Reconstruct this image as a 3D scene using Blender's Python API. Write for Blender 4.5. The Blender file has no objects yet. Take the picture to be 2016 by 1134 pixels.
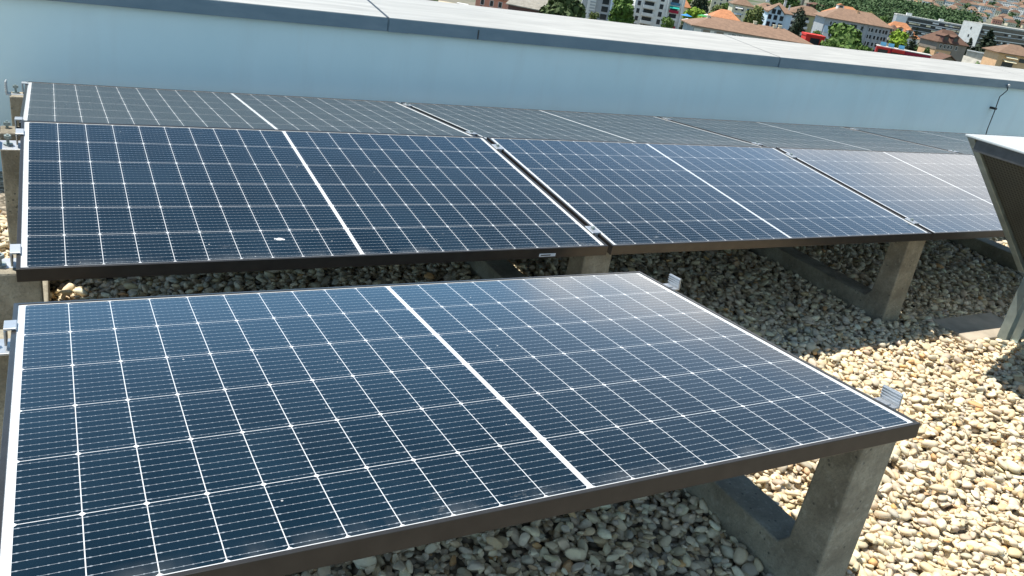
import bpy, math, random
import numpy as np
from mathutils import Vector, Matrix

random.seed(7); rng = np.random.default_rng(7)
SC = bpy.context.scene
COL = SC.collection
R_ = math.radians

# ------------------------------------------------------------------ camera
F_PX = 1601.3                       # focal length in pixels of the 2016 px wide photograph
CAM = np.array([0.1099, -0.8774, 0.8339])
RC = np.array([[0.8771368541, -0.4539404360, 0.1567450786],     # image right
               [-0.0568656658, -0.4222669877, -0.9046860710],   # image down
               [0.4768618617, 0.7846200811, -0.3961995623]])    # view direction
cam_d = bpy.data.cameras.new("camera")
cam = bpy.data.objects.new("camera", cam_d); COL.objects.link(cam)
cam_d.sensor_width = 36.0; cam_d.lens = F_PX / 2016 * 36.0
cam_d.clip_start = 0.05; cam_d.clip_end = 20000
M = Matrix(((RC[0][0], -RC[1][0], -RC[2][0], CAM[0]),
            (RC[0][1], -RC[1][1], -RC[2][1], CAM[1]),
            (RC[0][2], -RC[1][2], -RC[2][2], CAM[2]), (0, 0, 0, 1)))
cam.matrix_world = M
SC.camera = cam

# ------------------------------------------------------------------ world, sun, exposure
SUN_AZ = R_(-44.0); SUN_EL = R_(67.0)       # azimuth from +y towards +x
world = bpy.data.worlds.new("World"); SC.world = world; world.use_nodes = True
wn = world.node_tree; bg = wn.nodes['Background']
sky = wn.nodes.new("ShaderNodeTexSky"); sky.sky_type = 'NISHITA'; sky.sun_disc = False
sky.sun_elevation = SUN_EL; sky.sun_rotation = SUN_AZ % (2 * math.pi)
sky.altitude = 600; sky.air_density = 1.0; sky.dust_density = 0.6; sky.ozone_density = 2.0
SKY_STRENGTH = 0.12
bg.inputs[1].default_value = SKY_STRENGTH

sun_d = bpy.data.lights.new("sun", 'SUN'); sun_d.energy = 5.0; sun_d.angle = R_(0.5)
sun_d.color = (1.0, 0.95, 0.86)
sun = bpy.data.objects.new("sun", sun_d); COL.objects.link(sun)
sv = Vector((math.sin(SUN_AZ) * math.cos(SUN_EL), math.cos(SUN_AZ) * math.cos(SUN_EL), math.sin(SUN_EL)))
sun.rotation_euler = sv.to_track_quat('Z', 'Y').to_euler()
sun.location = (0, 0, 30)
SC.view_settings.view_transform = 'Standard'; SC.view_settings.look = 'None'
SC.view_settings.exposure = 0.52; SC.view_settings.gamma = 1.0
SC.cycles.max_bounces = 6; SC.cycles.diffuse_bounces = 3; SC.cycles.glossy_bounces = 3
SC.cycles.use_denoising = True


# ------------------------------------------------------------------ node helpers
class S:
    """a socket with arithmetic, for writing node maths as expressions"""
    def __init__(s, nt, sock): s.nt = nt; s.k = sock
    def _m(s, op, *a):
        n = s.nt.nodes.new("ShaderNodeMath"); n.operation = op
        for i, x in enumerate((s,) + a):
            if isinstance(x, S): s.nt.links.new(x.k, n.inputs[i])
            else: n.inputs[i].default_value = x
        return S(s.nt, n.outputs[0])
    def __add__(s, o): return s._m('ADD', o)
    def __sub__(s, o): return s._m('SUBTRACT', o)
    def __mul__(s, o): return s._m('MULTIPLY', o)
    def __truediv__(s, o): return s._m('DIVIDE', o)
    def lt(s, o): return s._m('LESS_THAN', o)
    def gt(s, o): return s._m('GREATER_THAN', o)
    def abs(s): return s._m('ABSOLUTE')
    def fract(s): return s._m('FRACT')
    def floor(s): return s._m('FLOOR')
    def min(s, o): return s._m('MINIMUM', o)
    def max(s, o): return s._m('MAXIMUM', o)
    def inv(s):
        n = s.nt.nodes.new("ShaderNodeMath"); n.operation = 'SUBTRACT'
        n.inputs[0].default_value = 1.0; s.nt.links.new(s.k, n.inputs[1]); return S(s.nt, n.outputs[0])


def ramp(nt, fac, a, b, ca=0.0, cb=1.0):
    n = nt.nodes.new("ShaderNodeMapRange"); n.inputs[1].default_value = a; n.inputs[2].default_value = b
    n.inputs[3].default_value = ca; n.inputs[4].default_value = cb
    nt.links.new(fac.k, n.inputs[0]); return S(nt, n.outputs[0])


def mixc(nt, fac, a, b):
    n = nt.nodes.new("ShaderNodeMix"); n.data_type = 'RGBA'
    for i, x in ((0, fac), (6, a), (7, b)):
        if isinstance(x, S): nt.links.new(x.k, n.inputs[i])
        elif i == 0: n.inputs[0].default_value = x
        else: n.inputs[i].default_value = (*x, 1.0)
    return S(nt, n.outputs[2])


def noise(nt, vec, scale, detail=4.0, rough=0.55, dist=0.0):
    n = nt.nodes.new("ShaderNodeTexNoise"); n.inputs['Scale'].default_value = scale
    n.inputs['Detail'].default_value = detail; n.inputs['Roughness'].default_value = rough
    n.inputs['Distortion'].default_value = dist
    if vec is not None: nt.links.new(vec.k, n.inputs['Vector'])
    return S(nt, n.outputs['Fac'])


def coords(nt, kind='Object'):
    n = nt.nodes.new("ShaderNodeTexCoord"); return S(nt, n.outputs[kind])


def vscale(nt, vec, sx, sy, sz):
    n = nt.nodes.new("ShaderNodeMapping"); n.inputs['Scale'].default_value = (sx, sy, sz)
    nt.links.new(vec.k, n.inputs['Vector']); return S(nt, n.outputs[0])


def bump(nt, h, strength, dist):
    n = nt.nodes.new("ShaderNodeBump"); n.inputs['Strength'].default_value = strength
    n.inputs['Distance'].default_value = dist; nt.links.new(h.k, n.inputs['Height']); return S(nt, n.outputs[0])


def new_mat(name):
    m = bpy.data.materials.new(name); m.use_nodes = True
    nt = m.node_tree; return m, nt, nt.nodes['Principled BSDF']


def put(nt, bs, key, v):
    if isinstance(v, S): nt.links.new(v.k, bs.inputs[key])
    elif isinstance(v, tuple): bs.inputs[key].default_value = (*v, 1.0) if len(v) == 3 else v
    else: bs.inputs[key].default_value = v


def simple(name, col, rough=0.7, metal=0.0, var=0.12, scale=6.0, bmp=0.0, bdist=0.01, spec=None):
    m, nt, bs = new_mat(name)
    c = coords(nt); n = noise(nt, c, scale)
    a = tuple(max(0, x * (1 - var)) for x in col); b = tuple(min(1, x * (1 + var)) for x in col)
    put(nt, bs, 'Base Color', mixc(nt, ramp(nt, n, .3, .7), a, b))
    put(nt, bs, 'Roughness', rough); put(nt, bs, 'Metallic', metal)
    if spec is not None: put(nt, bs, 'Specular IOR Level', spec)
    if bmp: put(nt, bs, 'Normal', bump(nt, n, bmp, bdist))
    return m


# a bank of cloud low in the sky to the right: part of the world, seen in the glass
wc = coords(wn, 'Generated')
wsep = wn.nodes.new("ShaderNodeSeparateXYZ"); wn.links.new(wc.k, wsep.inputs[0])
wx_, wy_, wz_ = (S(wn, wsep.outputs[i]) for i in range(3))
el = wz_._m('ARCSINE') * 57.2958
az = wx_._m('ARCTAN2', wy_) * 57.2958
cn = noise(wn, vscale(wn, wc, 1, 1, 2.2), 5.0, 6, .6)
ctop = ramp(wn, az, 24, 32, 7.5, 15.0) + ramp(wn, az, 31, 55, 0, 3.0) + (cn - .5) * 9.0
mask = ramp(wn, ctop - el, -1.2, 3.0) * ramp(wn, el, -2, 2)
mask = mask * ramp(wn, az.abs(), 115, 80)
tint = wn.nodes.new("ShaderNodeMix"); tint.data_type = 'RGBA'; tint.blend_type = 'MULTIPLY'; tint.inputs[0].default_value = 1.0
wn.links.new(sky.outputs[0], tint.inputs[6]); tint.inputs[7].default_value = (.78, .98, .99, 1)
skys = wn.nodes.new("ShaderNodeMix"); skys.data_type = 'RGBA'
CLOUD = 1.0 / SKY_STRENGTH
# haze: the sky brightens towards the horizon
front = ramp(wn, wy_, -.2, .25)
hz_f = ramp(wn, el, 25.5, 12.5, .60, 2.15).max(ramp(wn, el, 42, 60, .60, 1.0))
hz_f = front * (hz_f - 1.0) + 1.0
hmul = wn.nodes.new("ShaderNodeVectorMath"); hmul.operation = 'SCALE'
wn.links.new(tint.outputs[2], hmul.inputs[0]); wn.links.new(hz_f.k, hmul.inputs['Scale'])
wn.links.new((mask * 0.85).k, skys.inputs[0]); wn.links.new(hmul.outputs[0], skys.inputs[6])
spot = ramp(wn, ((az - 38.0) * (az - 38.0) * .35 + (el - 12.5) * (el - 12.5) * 1.0), 38, 0, 0, 1)      # the brightest cloud head
cb = (spot * 1.25 + (cn - .5) * 1.2 + 1.15) * CLOUD
cc_ = wn.nodes.new("ShaderNodeCombineColor")
for i_, f_ in enumerate((1.0, .935, .865)): wn.links.new((cb * f_).k, cc_.inputs[i_])
wn.links.new(cc_.outputs[0], skys.inputs[7])
# unseen bright haze added to the sky behind the camera, lighting the shaded wall
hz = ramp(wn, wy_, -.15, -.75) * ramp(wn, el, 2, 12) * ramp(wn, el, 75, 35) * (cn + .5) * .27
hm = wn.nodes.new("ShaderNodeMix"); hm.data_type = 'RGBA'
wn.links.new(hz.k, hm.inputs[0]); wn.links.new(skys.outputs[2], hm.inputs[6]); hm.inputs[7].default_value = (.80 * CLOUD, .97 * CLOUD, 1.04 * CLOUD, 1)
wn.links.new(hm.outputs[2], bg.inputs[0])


# ------------------------------------------------------------------ object helpers
class MB:
    """collects vertices and faces of one mesh"""
    def __init__(s): s.v = []; s.f = []; s.mi = []
    def add(s, vs, fs, mi=0):
        o = len(s.v); s.v += [tuple(x) for x in vs]; s.f += [tuple(i + o for i in f) for f in fs]; s.mi += [mi] * len(fs)
    def box(s, x0, x1, y0, y1, z0, z1, mi=0):
        s.add([(x0, y0, z0), (x1, y0, z0), (x1, y1, z0), (x0, y1, z0), (x0, y0, z1), (x1, y0, z1), (x1, y1, z1), (x0, y1, z1)],
              [(3, 2, 1, 0), (4, 5, 6, 7), (0, 1, 5, 4), (1, 2, 6, 5), (2, 3, 7, 6), (3, 0, 4, 7)], mi)
    def prism(s, poly, axis, a, b, mi=0):
        """polygon in the two remaining axes, swept along axis from a to b (poly counter-clockwise seen from +axis)"""
        def p(u, w, t):
            return {'x': (t, u, w), 'y': (u, t, w), 'z': (u, w, t)}[axis]
        n = len(poly)
        vs = [p(u, w, a) for u, w in poly] + [p(u, w, b) for u, w in poly]
        fs = [tuple(range(n - 1, -1, -1)), tuple(range(n, 2 * n))] + [(i, (i + 1) % n, n + (i + 1) % n, n + i) for i in range(n)]
        if axis == 'y': fs = [tuple(reversed(f)) for f in fs]
        s.add(vs, fs, mi)
    def tube(s, pts, r, n=10, mi=0):
        P = [Vector(p) for p in pts]; rings = []
        o = len(s.v)
        for i, p in enumerate(P):
            t = (P[min(i + 1, len(P) - 1)] - P[max(i - 1, 0)]).normalized()
            a = t.orthogonal().normalized(); b = t.cross(a)
            if rings:   # keep the frame from twisting
                a = (pa - t * pa.dot(t)).normalized(); b = t.cross(a)
            pa = a
            rr = r[i] if isinstance(r, (list, tuple)) else r
            rings.append([p + (a * math.cos(2 * math.pi * k / n) + b * math.sin(2 * math.pi * k / n)) * rr for k in range(n)])
        for ri in rings: s.v += [tuple(x) for x in ri]
        for i in range(len(P) - 1):
            for k in range(n):
                s.f.append((o + i * n + k, o + i * n + (k + 1) % n, o + (i + 1) * n + (k + 1) % n, o + (i + 1) * n + k)); s.mi.append(mi)
        s.f.append(tuple(o + k for k in range(n - 1, -1, -1))); s.mi.append(mi)
        s.f.append(tuple(o + (len(P) - 1) * n + k for k in range(n))); s.mi.append(mi)
    def mesh(s, name, mats):
        me = bpy.data.meshes.new(name); me.from_pydata(s.v, [], s.f)
        for m in (mats if isinstance(mats, (list, tuple)) else [mats]): me.materials.append(m)
        me.polygons.foreach_set('material_index', s.mi); me.update(); return me
    def build(s, name, mats, parent=None, bevel=0.0, loc=None, smooth=False):
        return link(name, s.mesh(name, mats), parent, bevel, loc, smooth)


def link(name, me, parent=None, bevel=0.0, loc=None, smooth=False):
    o = bpy.data.objects.new(name, me); COL.objects.link(o)
    if parent is not None: o.parent = parent
    if loc is not None: o.location = loc
    if bevel:
        b = o.modifiers.new("bevel", 'BEVEL'); b.width = bevel; b.segments = 2; b.limit_method = 'ANGLE'; b.angle_limit = R_(40)
    if smooth: me.polygons.foreach_set('use_smooth', [True] * len(me.polygons))
    return o


def tag(o, label=None, cat=None, group=None, kind=None):
    if label: o['label'] = label
    if cat: o['category'] = cat
    if group: o['group'] = group
    if kind: o['kind'] = kind
    return o


def empty(name, loc, rz=0.0):
    o = bpy.data.objects.new(name, None); COL.objects.link(o); o.location = loc; o.rotation_euler = (0, 0, rz)
    o.empty_display_size = 0.1; return o


def copy_tree(o, parent=None):
    c = o.copy(); COL.objects.link(c)
    if parent is not None: c.parent = parent
    for ch in list(o.children): copy_tree(ch, c)
    return c


def at(px, py, depth):
    """the world point seen at a pixel of the 2016 px photograph at this depth"""
    q = np.array([(px - 1008) / F_PX, (py - 567) / F_PX, 1.0]) * depth
    return CAM + RC.T @ q


# ------------------------------------------------------------------ materials of the roof
def mat_concrete():
    m, nt, bs = new_mat("concrete")
    c = coords(nt); n1 = noise(nt, c, 9, 6, .6); n2 = noise(nt, c, 60, 3, .6); n3 = noise(nt, c, 3, 3)
    col = mixc(nt, ramp(nt, n1, .35, .68), (.20, .172, .125), (.40, .36, .27))
    col = mixc(nt, ramp(nt, n3, .45, .75, 0, .6), col, (.13, .112, .08))
    v = nt.nodes.new("ShaderNodeTexVoronoi"); v.inputs['Scale'].default_value = 42; nt.links.new(c.k, v.inputs['Vector'])
    pit = S(nt, v.outputs['Distance']).lt(0.15) * noise(nt, c, 11, 3).gt(.54)
    col = mixc(nt, pit * 0.75, col, (.06, .058, .05))
    n4 = noise(nt, c, 130, 4, .7); col = mixc(nt, ramp(nt, n4, .48, .66, 0, .55), col, (.16, .145, .11)); col = mixc(nt, ramp(nt, n2, .55, .72, 0, .45), col, (.45, .42, .34))
    put(nt, bs, 'Base Color', col); put(nt, bs, 'Roughness', .92)
    put(nt, bs, 'Normal', bump(nt, n2 * .7 + n1 + n4 * .5 - pit * 1.2, .6, .006)); return m


def mat_plaster():
    m, nt, bs = new_mat("white_plaster")
    c = coords(nt); n1 = noise(nt, c, 1.6, 5, .6); n2 = noise(nt, c, 160, 2)
    n3 = noise(nt, vscale(nt, c, 3, 3, .35), 3.0, 4, .6)
    col = mixc(nt, ramp(nt, n1, .3, .7), (.69, .86, .88), (.76, .92, .94))
    col = mixc(nt, ramp(nt, n3, .52, .78, 0, .12), col, (.55, .56, .53))
    put(nt, bs, 'Base Color', col); put(nt, bs, 'Roughness', .85)
    put(nt, bs, 'Normal', bump(nt, n1, .15, .004)); return m


def mat_coping():
    m, nt, bs = new_mat("pale_coated_sheet")
    c = coords(nt)
    n1 = noise(nt, vscale(nt, c, .8, 5, 5), 2.2, 7, .62, .6); n2 = noise(nt, c, .9, 4)
    col = mixc(nt, ramp(nt, n1, .35, .7), (.41, .405, .375), (.285, .28, .26))
    col = mixc(nt, ramp(nt, n2, .5, .75, 0, .35), col, (.30, .295, .27))
    put(nt, bs, 'Base Color', col); put(nt, bs, 'Roughness', .6); return m


def mat_fascia():
    m, nt, bs = new_mat("zinc_sheet")
    c = coords(nt); n1 = noise(nt, vscale(nt, c, 1, 1, 3), 5, 5, .6); n2 = noise(nt, c, 1.3, 3)
    col = mixc(nt, ramp(nt, n1, .3, .7), (.15, .22, .27), (.21, .28, .33))
    col = mixc(nt, ramp(nt, n2, .5, .7, 0, .4), col, (.12, .18, .23))
    put(nt, bs, 'Base Color', col); put(nt, bs, 'Roughness', .5); put(nt, bs, 'Metallic', .25); return m


L_, W_ = 1.755, 1.0493
MU, GC, MV = .0225, .0105, .0127
PU, PV = (L_ - 2 * MU - GC) / 20, (W_ - 2 * MV) / 6


def mat_laminate():
    m, nt, bs = new_mat("solar_glass")
    uvn = nt.nodes.new("ShaderNodeUVMap"); sep = nt.nodes.new("ShaderNodeSeparateXYZ")
    nt.links.new(uvn.outputs[0], sep.inputs[0])
    u, v = S(nt, sep.outputs[0]), S(nt, sep.outputs[1])
    uu = ((u - L_ / 2).abs() * -1.0) + L_ / 2
    x = (uu - MU) / PU; y = (v - MV) / PV
    fx = x.fract(); fy = y.fract()
    dx = ((fx - .5).abs() * -1.0 + .5) * PU; dy = ((fy - .5).abs() * -1.0 + .5) * PV
    inr = x.gt(0) * x.lt(10) * y.gt(0) * y.lt(6)
    cell = inr * dx.gt(.00075) * dy.gt(.00072) * (dx + dy).gt(.0056)
    # busbars and their solder beads
    fb = (fy * 9).fract(); db = (fb - .5).abs() * (PV / 9)
    bead = ((fx * 7).fract() - .5).abs().lt(.10)
    tab = dx.lt(.0085)
    hw = bead * .0005 + tab * .0004 + .00034
    bus = db.lt(hw) * cell
    # one tint per cell
    ci = x.floor() + u.gt(L_ / 2) * 37.0 + y.floor() * 101.0
    wn_ = nt.nodes.new("ShaderNodeTexWhiteNoise"); wn_.noise_dimensions = '1D'; nt.links.new(ci.k, wn_.inputs['W'])
    cr = S(nt, wn_.outputs['Value'])
    cc = mixc(nt, cr, (.0015, .0080, .0145), (.0030, .0110, .019))
    oc = coords(nt); oi = nt.nodes.new("ShaderNodeObjectInfo")
    off = nt.nodes.new("ShaderNodeVectorMath"); off.operation = 'ADD'
    nt.links.new(oc.k, off.inputs[0]); nt.links.new(oi.outputs['Location'], off.inputs[1]); oc2 = S(nt, off.outputs[0])
    mot = noise(nt, oc2, 3.0, 4, .6)
    cc = mixc(nt, ramp(nt, mot, .35, .7, 0, .8), cc, (.004, .016, .028))
    # white margin with the grey ribbons in it
    rib = ((uu - .0125).abs().lt(.0028)) * noise(nt, vscale(nt, oc2, 1, 60, 1), 3, 2).gt(.45) * .35
    rib = rib.max((u - L_ / 2).abs().lt(.0012) * .35)
    back = mixc(nt, rib, (.60, .61, .61), (.30, .33, .35))
    base = mixc(nt, cell, back, mixc(nt, bus, cc, (.25, .275, .30)))
    # dust: a faint film, specks and smears near the rims
    da = nt.nodes.new("ShaderNodeAttribute"); da.attribute_type = 'OBJECT'; da.attribute_name = "dust"; dusty = S(nt, da.outputs['Fac'])
    film = dusty * .07 + ramp(nt, noise(nt, oc2, 1.2, 5, .65), .4, .8, 0.0, .010)
    vo = nt.nodes.new("ShaderNodeTexVoronoi"); vo.inputs['Scale'].default_value = 26; nt.links.new(oc2.k, vo.inputs['Vector'])
    vs = nt.nodes.new("ShaderNodeSeparateColor"); nt.links.new(vo.outputs['Color'], vs.inputs[0])
    speck = S(nt, vo.outputs['Distance']).lt(S(nt, vs.outputs[0]) * .075 - .012) * S(nt, vs.outputs[1]).gt(.35)
    sm = ramp(nt, noise(nt, vscale(nt, oc2, 7, 22, 1), 2.0, 6, .7, .8), .60, .76, 0, .45)
    rim = ramp(nt, dy * 0 + ((v - W_ / 2).abs()), .36, .50, 0, 1)
    low = ramp(nt, v, .055, .010) * ramp(nt, noise(nt, vscale(nt, oc2, 1, .25, 1), 9, 4), .45, .75, 0, .16)      # dirt dried along the lower rim
    patch = ramp(nt, noise(nt, oc2, 2.3, 2), .5, .65, 0, 1)
    base = mixc(nt, (film + sm * rim * patch + speck * .75 + low).min(1.0), base, (.50, .50, .48))
    put(nt, bs, 'Base Color', base)
    put(nt, bs, 'Roughness', ramp(nt, mot, .3, .7, .20, .30)); put(nt, bs, 'IOR', 1.6)
    put(nt, bs, 'Coat Weight', dusty * -.75 + 1.0); put(nt, bs, 'Coat Roughness', .06); put(nt, bs, 'Coat IOR', 1.23)
    put(nt, bs, 'Specular IOR Level', dusty * -.06 + .10)
    return m


MAT = {}
MAT['concrete'] = mat_concrete(); MAT['plaster'] = mat_plaster(); MAT['coping'] = mat_coping(); MAT['zinc'] = mat_fascia()
MAT['glass'] = mat_laminate()
MAT['black_frame'] = simple("black_anodised", (.052, .047, .042), .30, .55, .15, 20)
MAT['alu'] = simple("bright_aluminium", (.50, .52, .54), .42, .75, .06, 30)
MAT['steel'] = simple("galvanised_steel", (.30, .35, .33), .45, .55, .2, 18)
MAT['dark_steel'] = simple("dark_steel", (.08, .08, .08), .5, .6, .2, 30)
MAT['label'] = simple("white_label", (.75, .75, .74), .6)
MAT['black'] = simple("black_plastic", (.015, .015, .015), .5)
MAT['roofsheet'] = simple("white_cooler_sheet", (.46, .49, .49), .45, .1, .05, 3)
MAT['slab'] = simple("paving_slab", (.42, .36, .28), .9, 0, .2, 12, .3, .004)

# ------------------------------------------------------------------ setting: roof deck, terrain
GZ = -0.585
deck = MB(); deck.box(-30, 60, -30, 3.9, -26, GZ - .012)


def mat_deck():
    m, nt, bs = new_mat("gravel_bed")
    c = coords(nt)
    v = nt.nodes.new("ShaderNodeTexVoronoi"); v.inputs['Scale'].default_value = 38; nt.links.new(c.k, v.inputs['Vector'])
    sp = nt.nodes.new("ShaderNodeSeparateColor"); nt.links.new(v.outputs['Color'], sp.inputs[0])
    col = mixc(nt, S(nt, sp.outputs[0]), (.30, .25, .18), (.55, .48, .38))
    dd = S(nt, v.outputs['Distance']); col = mixc(nt, ramp(nt, dd, .3, .75), col, (.10, .085, .06))
    put(nt, bs, 'Base Color', col); put(nt, bs, 'Roughness', .9); put(nt, bs, 'Normal', bump(nt, dd * -1.0, .8, .02)); return m


tag(deck.build("roof_deck", mat_deck()), kind='structure')

# ------------------------------------------------------------------ parapet wall with sheet coping
YAW = .045


def wy(x): return 3.535 + YAW * (x - .2)


parapet = tag(empty("parapet_wall", (0, wy(0), GZ), math.atan(YAW)),
              "long white rendered parapet wall with pale coping and blue grey fascia behind the solar rows", "wall")
wall = MB(); wall.box(-8, 24, .035, 1.10, -.6, .225 - GZ - .004); wall.build("wall_face", MAT['plaster'], parapet)
# coping sheets between oblique joints (front x, back x) and the fascia below each
joints = [(-5.5, -5.2), (-1.45, -1.1), (1.745, 1.99), (4.905, 5.39), (8.9, 9.45), (13, 13.6), (24, 24)]
for (a, a2), (b, b2) in zip(joints[:-1], joints[1:]):
    c_ = MB(); zt, zb = .297 - GZ, .27 - GZ; g = .009
    P = [(a + g, 0.0), (b - g, 0.0), (b2 - g, 1.13), (a2 + g, 1.13)]
    c_.add([(x, y, zb) for x, y in P] + [(x, y, zt + .006 * (y > .1)) for x, y in P],
           [(3, 2, 1, 0), (4, 5, 6, 7), (0, 1, 5, 4), (1, 2, 6, 5), (2, 3, 7, 6), (3, 0, 4, 7)])
    c_.build("coping_sheet", MAT['coping'], parapet, bevel=.002)
    js = MB(); js.add([(b - g, .004, zb), (b + g, .004, zb), (b2 + g, 1.12, zb), (b2 - g, 1.12, zb), (b - g, .004, zt - .0012), (b + g, .004, zt - .0012), (b2 + g, 1.12, zt + .0045), (b2 - g, 1.12, zt + .0045)],
                      [(3, 2, 1, 0), (4, 5, 6, 7), (0, 1, 5, 4), (1, 2, 6, 5), (2, 3, 7, 6), (3, 0, 4, 7)])
    js.build("joint_seal", MAT['black'], parapet)
    f_ = MB(); f_.box(a + .0015, b - .0015, .002, .022, .222 - GZ, zb - .001)
    f_.box(a + .0015, b - .0015, -.004, .0, .222 - GZ, zt - .004)      # the outer skin
    f_.build("fascia", MAT['zinc'], parapet)
    k_ = MB(); k_.box(a + .006, a + .125, -.0085, -.0045, .221 - GZ, zt - .0035); k_.build("joint_cover", MAT['zinc'], parapet)
# a drip seam of the sheet underneath, seen at one place of the fascia
tick = MB(); tick.box(2.315, 2.322, -.007, -.0042, .226 - GZ, .278 - GZ); tick.build("fascia_seam", MAT['dark_steel'], parapet)

# lightning conductor on the wall
lc = tag(empty("lightning_conductor", (7.5, wy(7.5), 0)), "thin dark lightning conductor wire clipped to the white parapet wall", "wire")
wire = MB()
pl = []
for u, v_ in [(1985, 168), (1983, 178), (1975, 185), (1968.5, 190), (1965, 199), (1960, 214), (1952, 234), (1944, 254), (1940, 268)]:
    d_ = at(u, v_, 1.0) - CAM
    t = (wy(0) + .0 - CAM[1]) / (d_[1] - YAW * d_[0]); t = (wy(CAM[0]) - .012 - CAM[1]) / (d_[1] - YAW * d_[0])
    p_ = CAM + t * d_; pl.append(Vector(p_) - Vector(lc.location))
wire.tube(pl, .0045, 8); wire.build("wire", MAT['black'], lc, smooth=True)
cl = MB(); q = pl[5]; cl.box(q.x - .024, q.x + .010, q.y - .010, q.y + .05, q.z - .010, q.z + .010); cl.build("clip", MAT['black'], lc, .003)
bo = MB(); q = pl[0]; bo.tube([(q.x, q.y - .014, q.z), (q.x, q.y + .03, q.z)], .013, 12); bo.build("bolt_head", MAT['alu'], lc)

# ------------------------------------------------------------------ solar panels
TA, TB = -.0895, .0876
FT = .036       # frame height
LIP = .0095


def make_panel():
    root = empty("solar_panel", (0, 0, 0))
    f = MB()
    o = [(0, 0), (L_, 0), (L_, W_), (0, W_)]; i_ = [(LIP, LIP), (L_ - LIP, LIP), (L_ - LIP, W_ - LIP), (LIP, W_ - LIP)]
    i2 = [(.003, .003), (L_ - .003, .003), (L_ - .003, W_ - .003), (.003, W_ - .003)]
    vs = [(x, y, 0) for x, y in o] + [(x, y, 0) for x, y in i_] + [(x, y, -.006) for x, y in i_] + [(x, y, -FT) for x, y in o] + [(x, y, -FT) for x, y in i2] + [(x, y, -.006) for x, y in i2]
    fs = []
    for k in range(4):
        n = (k + 1) % 4
        fs += [(k, n, 4 + n, 4 + k), (4 + k, 4 + n, 8 + n, 8 + k), (12 + k, 12 + n, n, k), (16 + k, 16 + n, 12 + n, 12 + k)[::1],
               (20 + k, 20 + n, 16 + n, 16 + k), (8 + k, 8 + n, 20 + n, 20 + k)]
    f.add(vs, fs); f.build("frame", MAT['black_frame'], root, bevel=.0008)
    g = MB(); e = LIP - .001
    g.box(e, L_ - e, e, W_ - e, -.0065, -.0022)
    me = g.mesh("glass_laminate", MAT['glass'])
    uv = me.uv_layers.new(name="UVMap")
    for lp in me.loops:
        c = me.vertices[lp.vertex_index].co; uv.data[lp.index].uv = (c.x, c.y)
    link("glass_laminate", me, root)
    return root


proto = make_panel()
used = [False]


def place_panel(loc, rx, rz, ry, label, group):
    o = proto if not used[0] else copy_tree(proto)
    used[0] = True
    o.location = loc
    o.rotation_euler = (Matrix.Rotation(ry, 3, 'Y') @ Matrix.Rotation(rz, 3, 'Z') @ Matrix.Rotation(rx, 3, 'X')).to_euler()
    tag(o, label, "solar panel", group)
    return o


GAP = .0178
A1 = place_panel((0, 0, 0), TA, .0017, .0077, "blue solar panel standing alone in the foreground, largest in view", "solar panels on the roof")
BX, BY, BZ = -.0027, 1.2389, -.0969
blab = ["dark blue panel, left end of the middle row, white sticker on its frame",
        "bright blue solar panel in the middle row, second from the left end",
        "grey glinting solar panel in the middle row beside the metal cooler",
        "solar panel of the middle row mostly behind the metal cooler"]
Bs = [place_panel((BX + n * (L_ + GAP), BY, BZ), TB, 0, 0, blab[n], "solar panels on the roof") for n in range(3)]
CX, CY, CZ = -.0098, 3.333, -.107
clab = ["dusty grey solar panel at the left end of the back row below the white wall",
        "dusty grey solar panel second from the left end of the back row",
        "grey solar panel third from the left end of the back row",
        "grey solar panel fourth in the back row, running behind the corner of the metal cooler",
        "solar panel furthest right in the back row, only a sliver showing above the cooler"]
Cs = []
for n in range(5):
    Cs.append(place_panel((CX + n * (L_ + GAP), CY - W_ * math.cos(TB), CZ + W_ * math.sin(TB)), -TB, 0, 0, clab[n], "solar panels on the roof"))
for c_ in Cs:                       # the back row is dustier
    for ch in c_.children:
        if ch.name.startswith('glass'): ch['dust'] = 1.0
# a type sticker on the front of the first middle panel's frame
st = MB(); st.box(1.482, 1.545, -.0012, 0.0002, -.030, -.019); st.box(1.488, 1.525, -.0016, -.0011, -.0265, -.0225, 1)
st.build("sticker", [MAT['label'], MAT['black']], Bs[0])


def lp(root, u, v, w):          # a point in a panel's own axes, in the world
    return root.matrix_basis @ Vector((u, v, w))


# ------------------------------------------------------------------ concrete trestles
def seam(n): return BX + n * (L_ + GAP) - GAP / 2


def leg_mesh(mb, xc, w, y0, y1, zt, zb, flare=0.0):
    """a leg with its top from y0 to y1, standing flared at the foot"""
    h = w / 2
    mb.add([(xc - h + .006, y0 - flare, zb), (xc + h - .006, y0 - flare, zb), (xc + h - .006, y1, zb), (xc - h + .006, y1, zb),
            (xc - h, y0, zt), (xc + h, y0, zt), (xc + h, y1, zt), (xc - h, y1, zt)],
           [(3, 2, 1, 0), (4, 5, 6, 7), (0, 1, 5, 4), (1, 2, 6, 5), (2, 3, 7, 6), (3, 0, 4, 7)])


def trestle(x, y, legs, bar, label, w=.118):
    """U-shaped precast support: profile in the y-z plane, extruded across x"""
    root = tag(empty("concrete_support", (x, y, GZ)), label, "concrete support", "concrete supports under the panels")
    b0, b1, bt = bar
    pr = []                                     # outline seen from the side
    top = []
    for (y0, y1, zt) in legs: top.append((y0, y1, zt))
    poly = [(b0, -.05), (b1, -.05)]
    # walk back from the far end over each leg
    for (y0, y1, zt) in reversed(top):
        f_ = .03
        if y1 < b1 - .02: poly += [(y1 + f_, bt), (y1 + .004, bt + f_ * 1.2)]
        poly += [(y1, zt), (y0, zt)]
        if y0 > b0 + .02: poly += [(y0 - .004, bt + f_ * 1.2), (y0 - f_, bt)]
    mb = MB(); mb.prism(poly, 'x', -w / 2, w / 2)
    o = mb.build("trestle", MAT['concrete'], root, bevel=.006)
    return root


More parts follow.
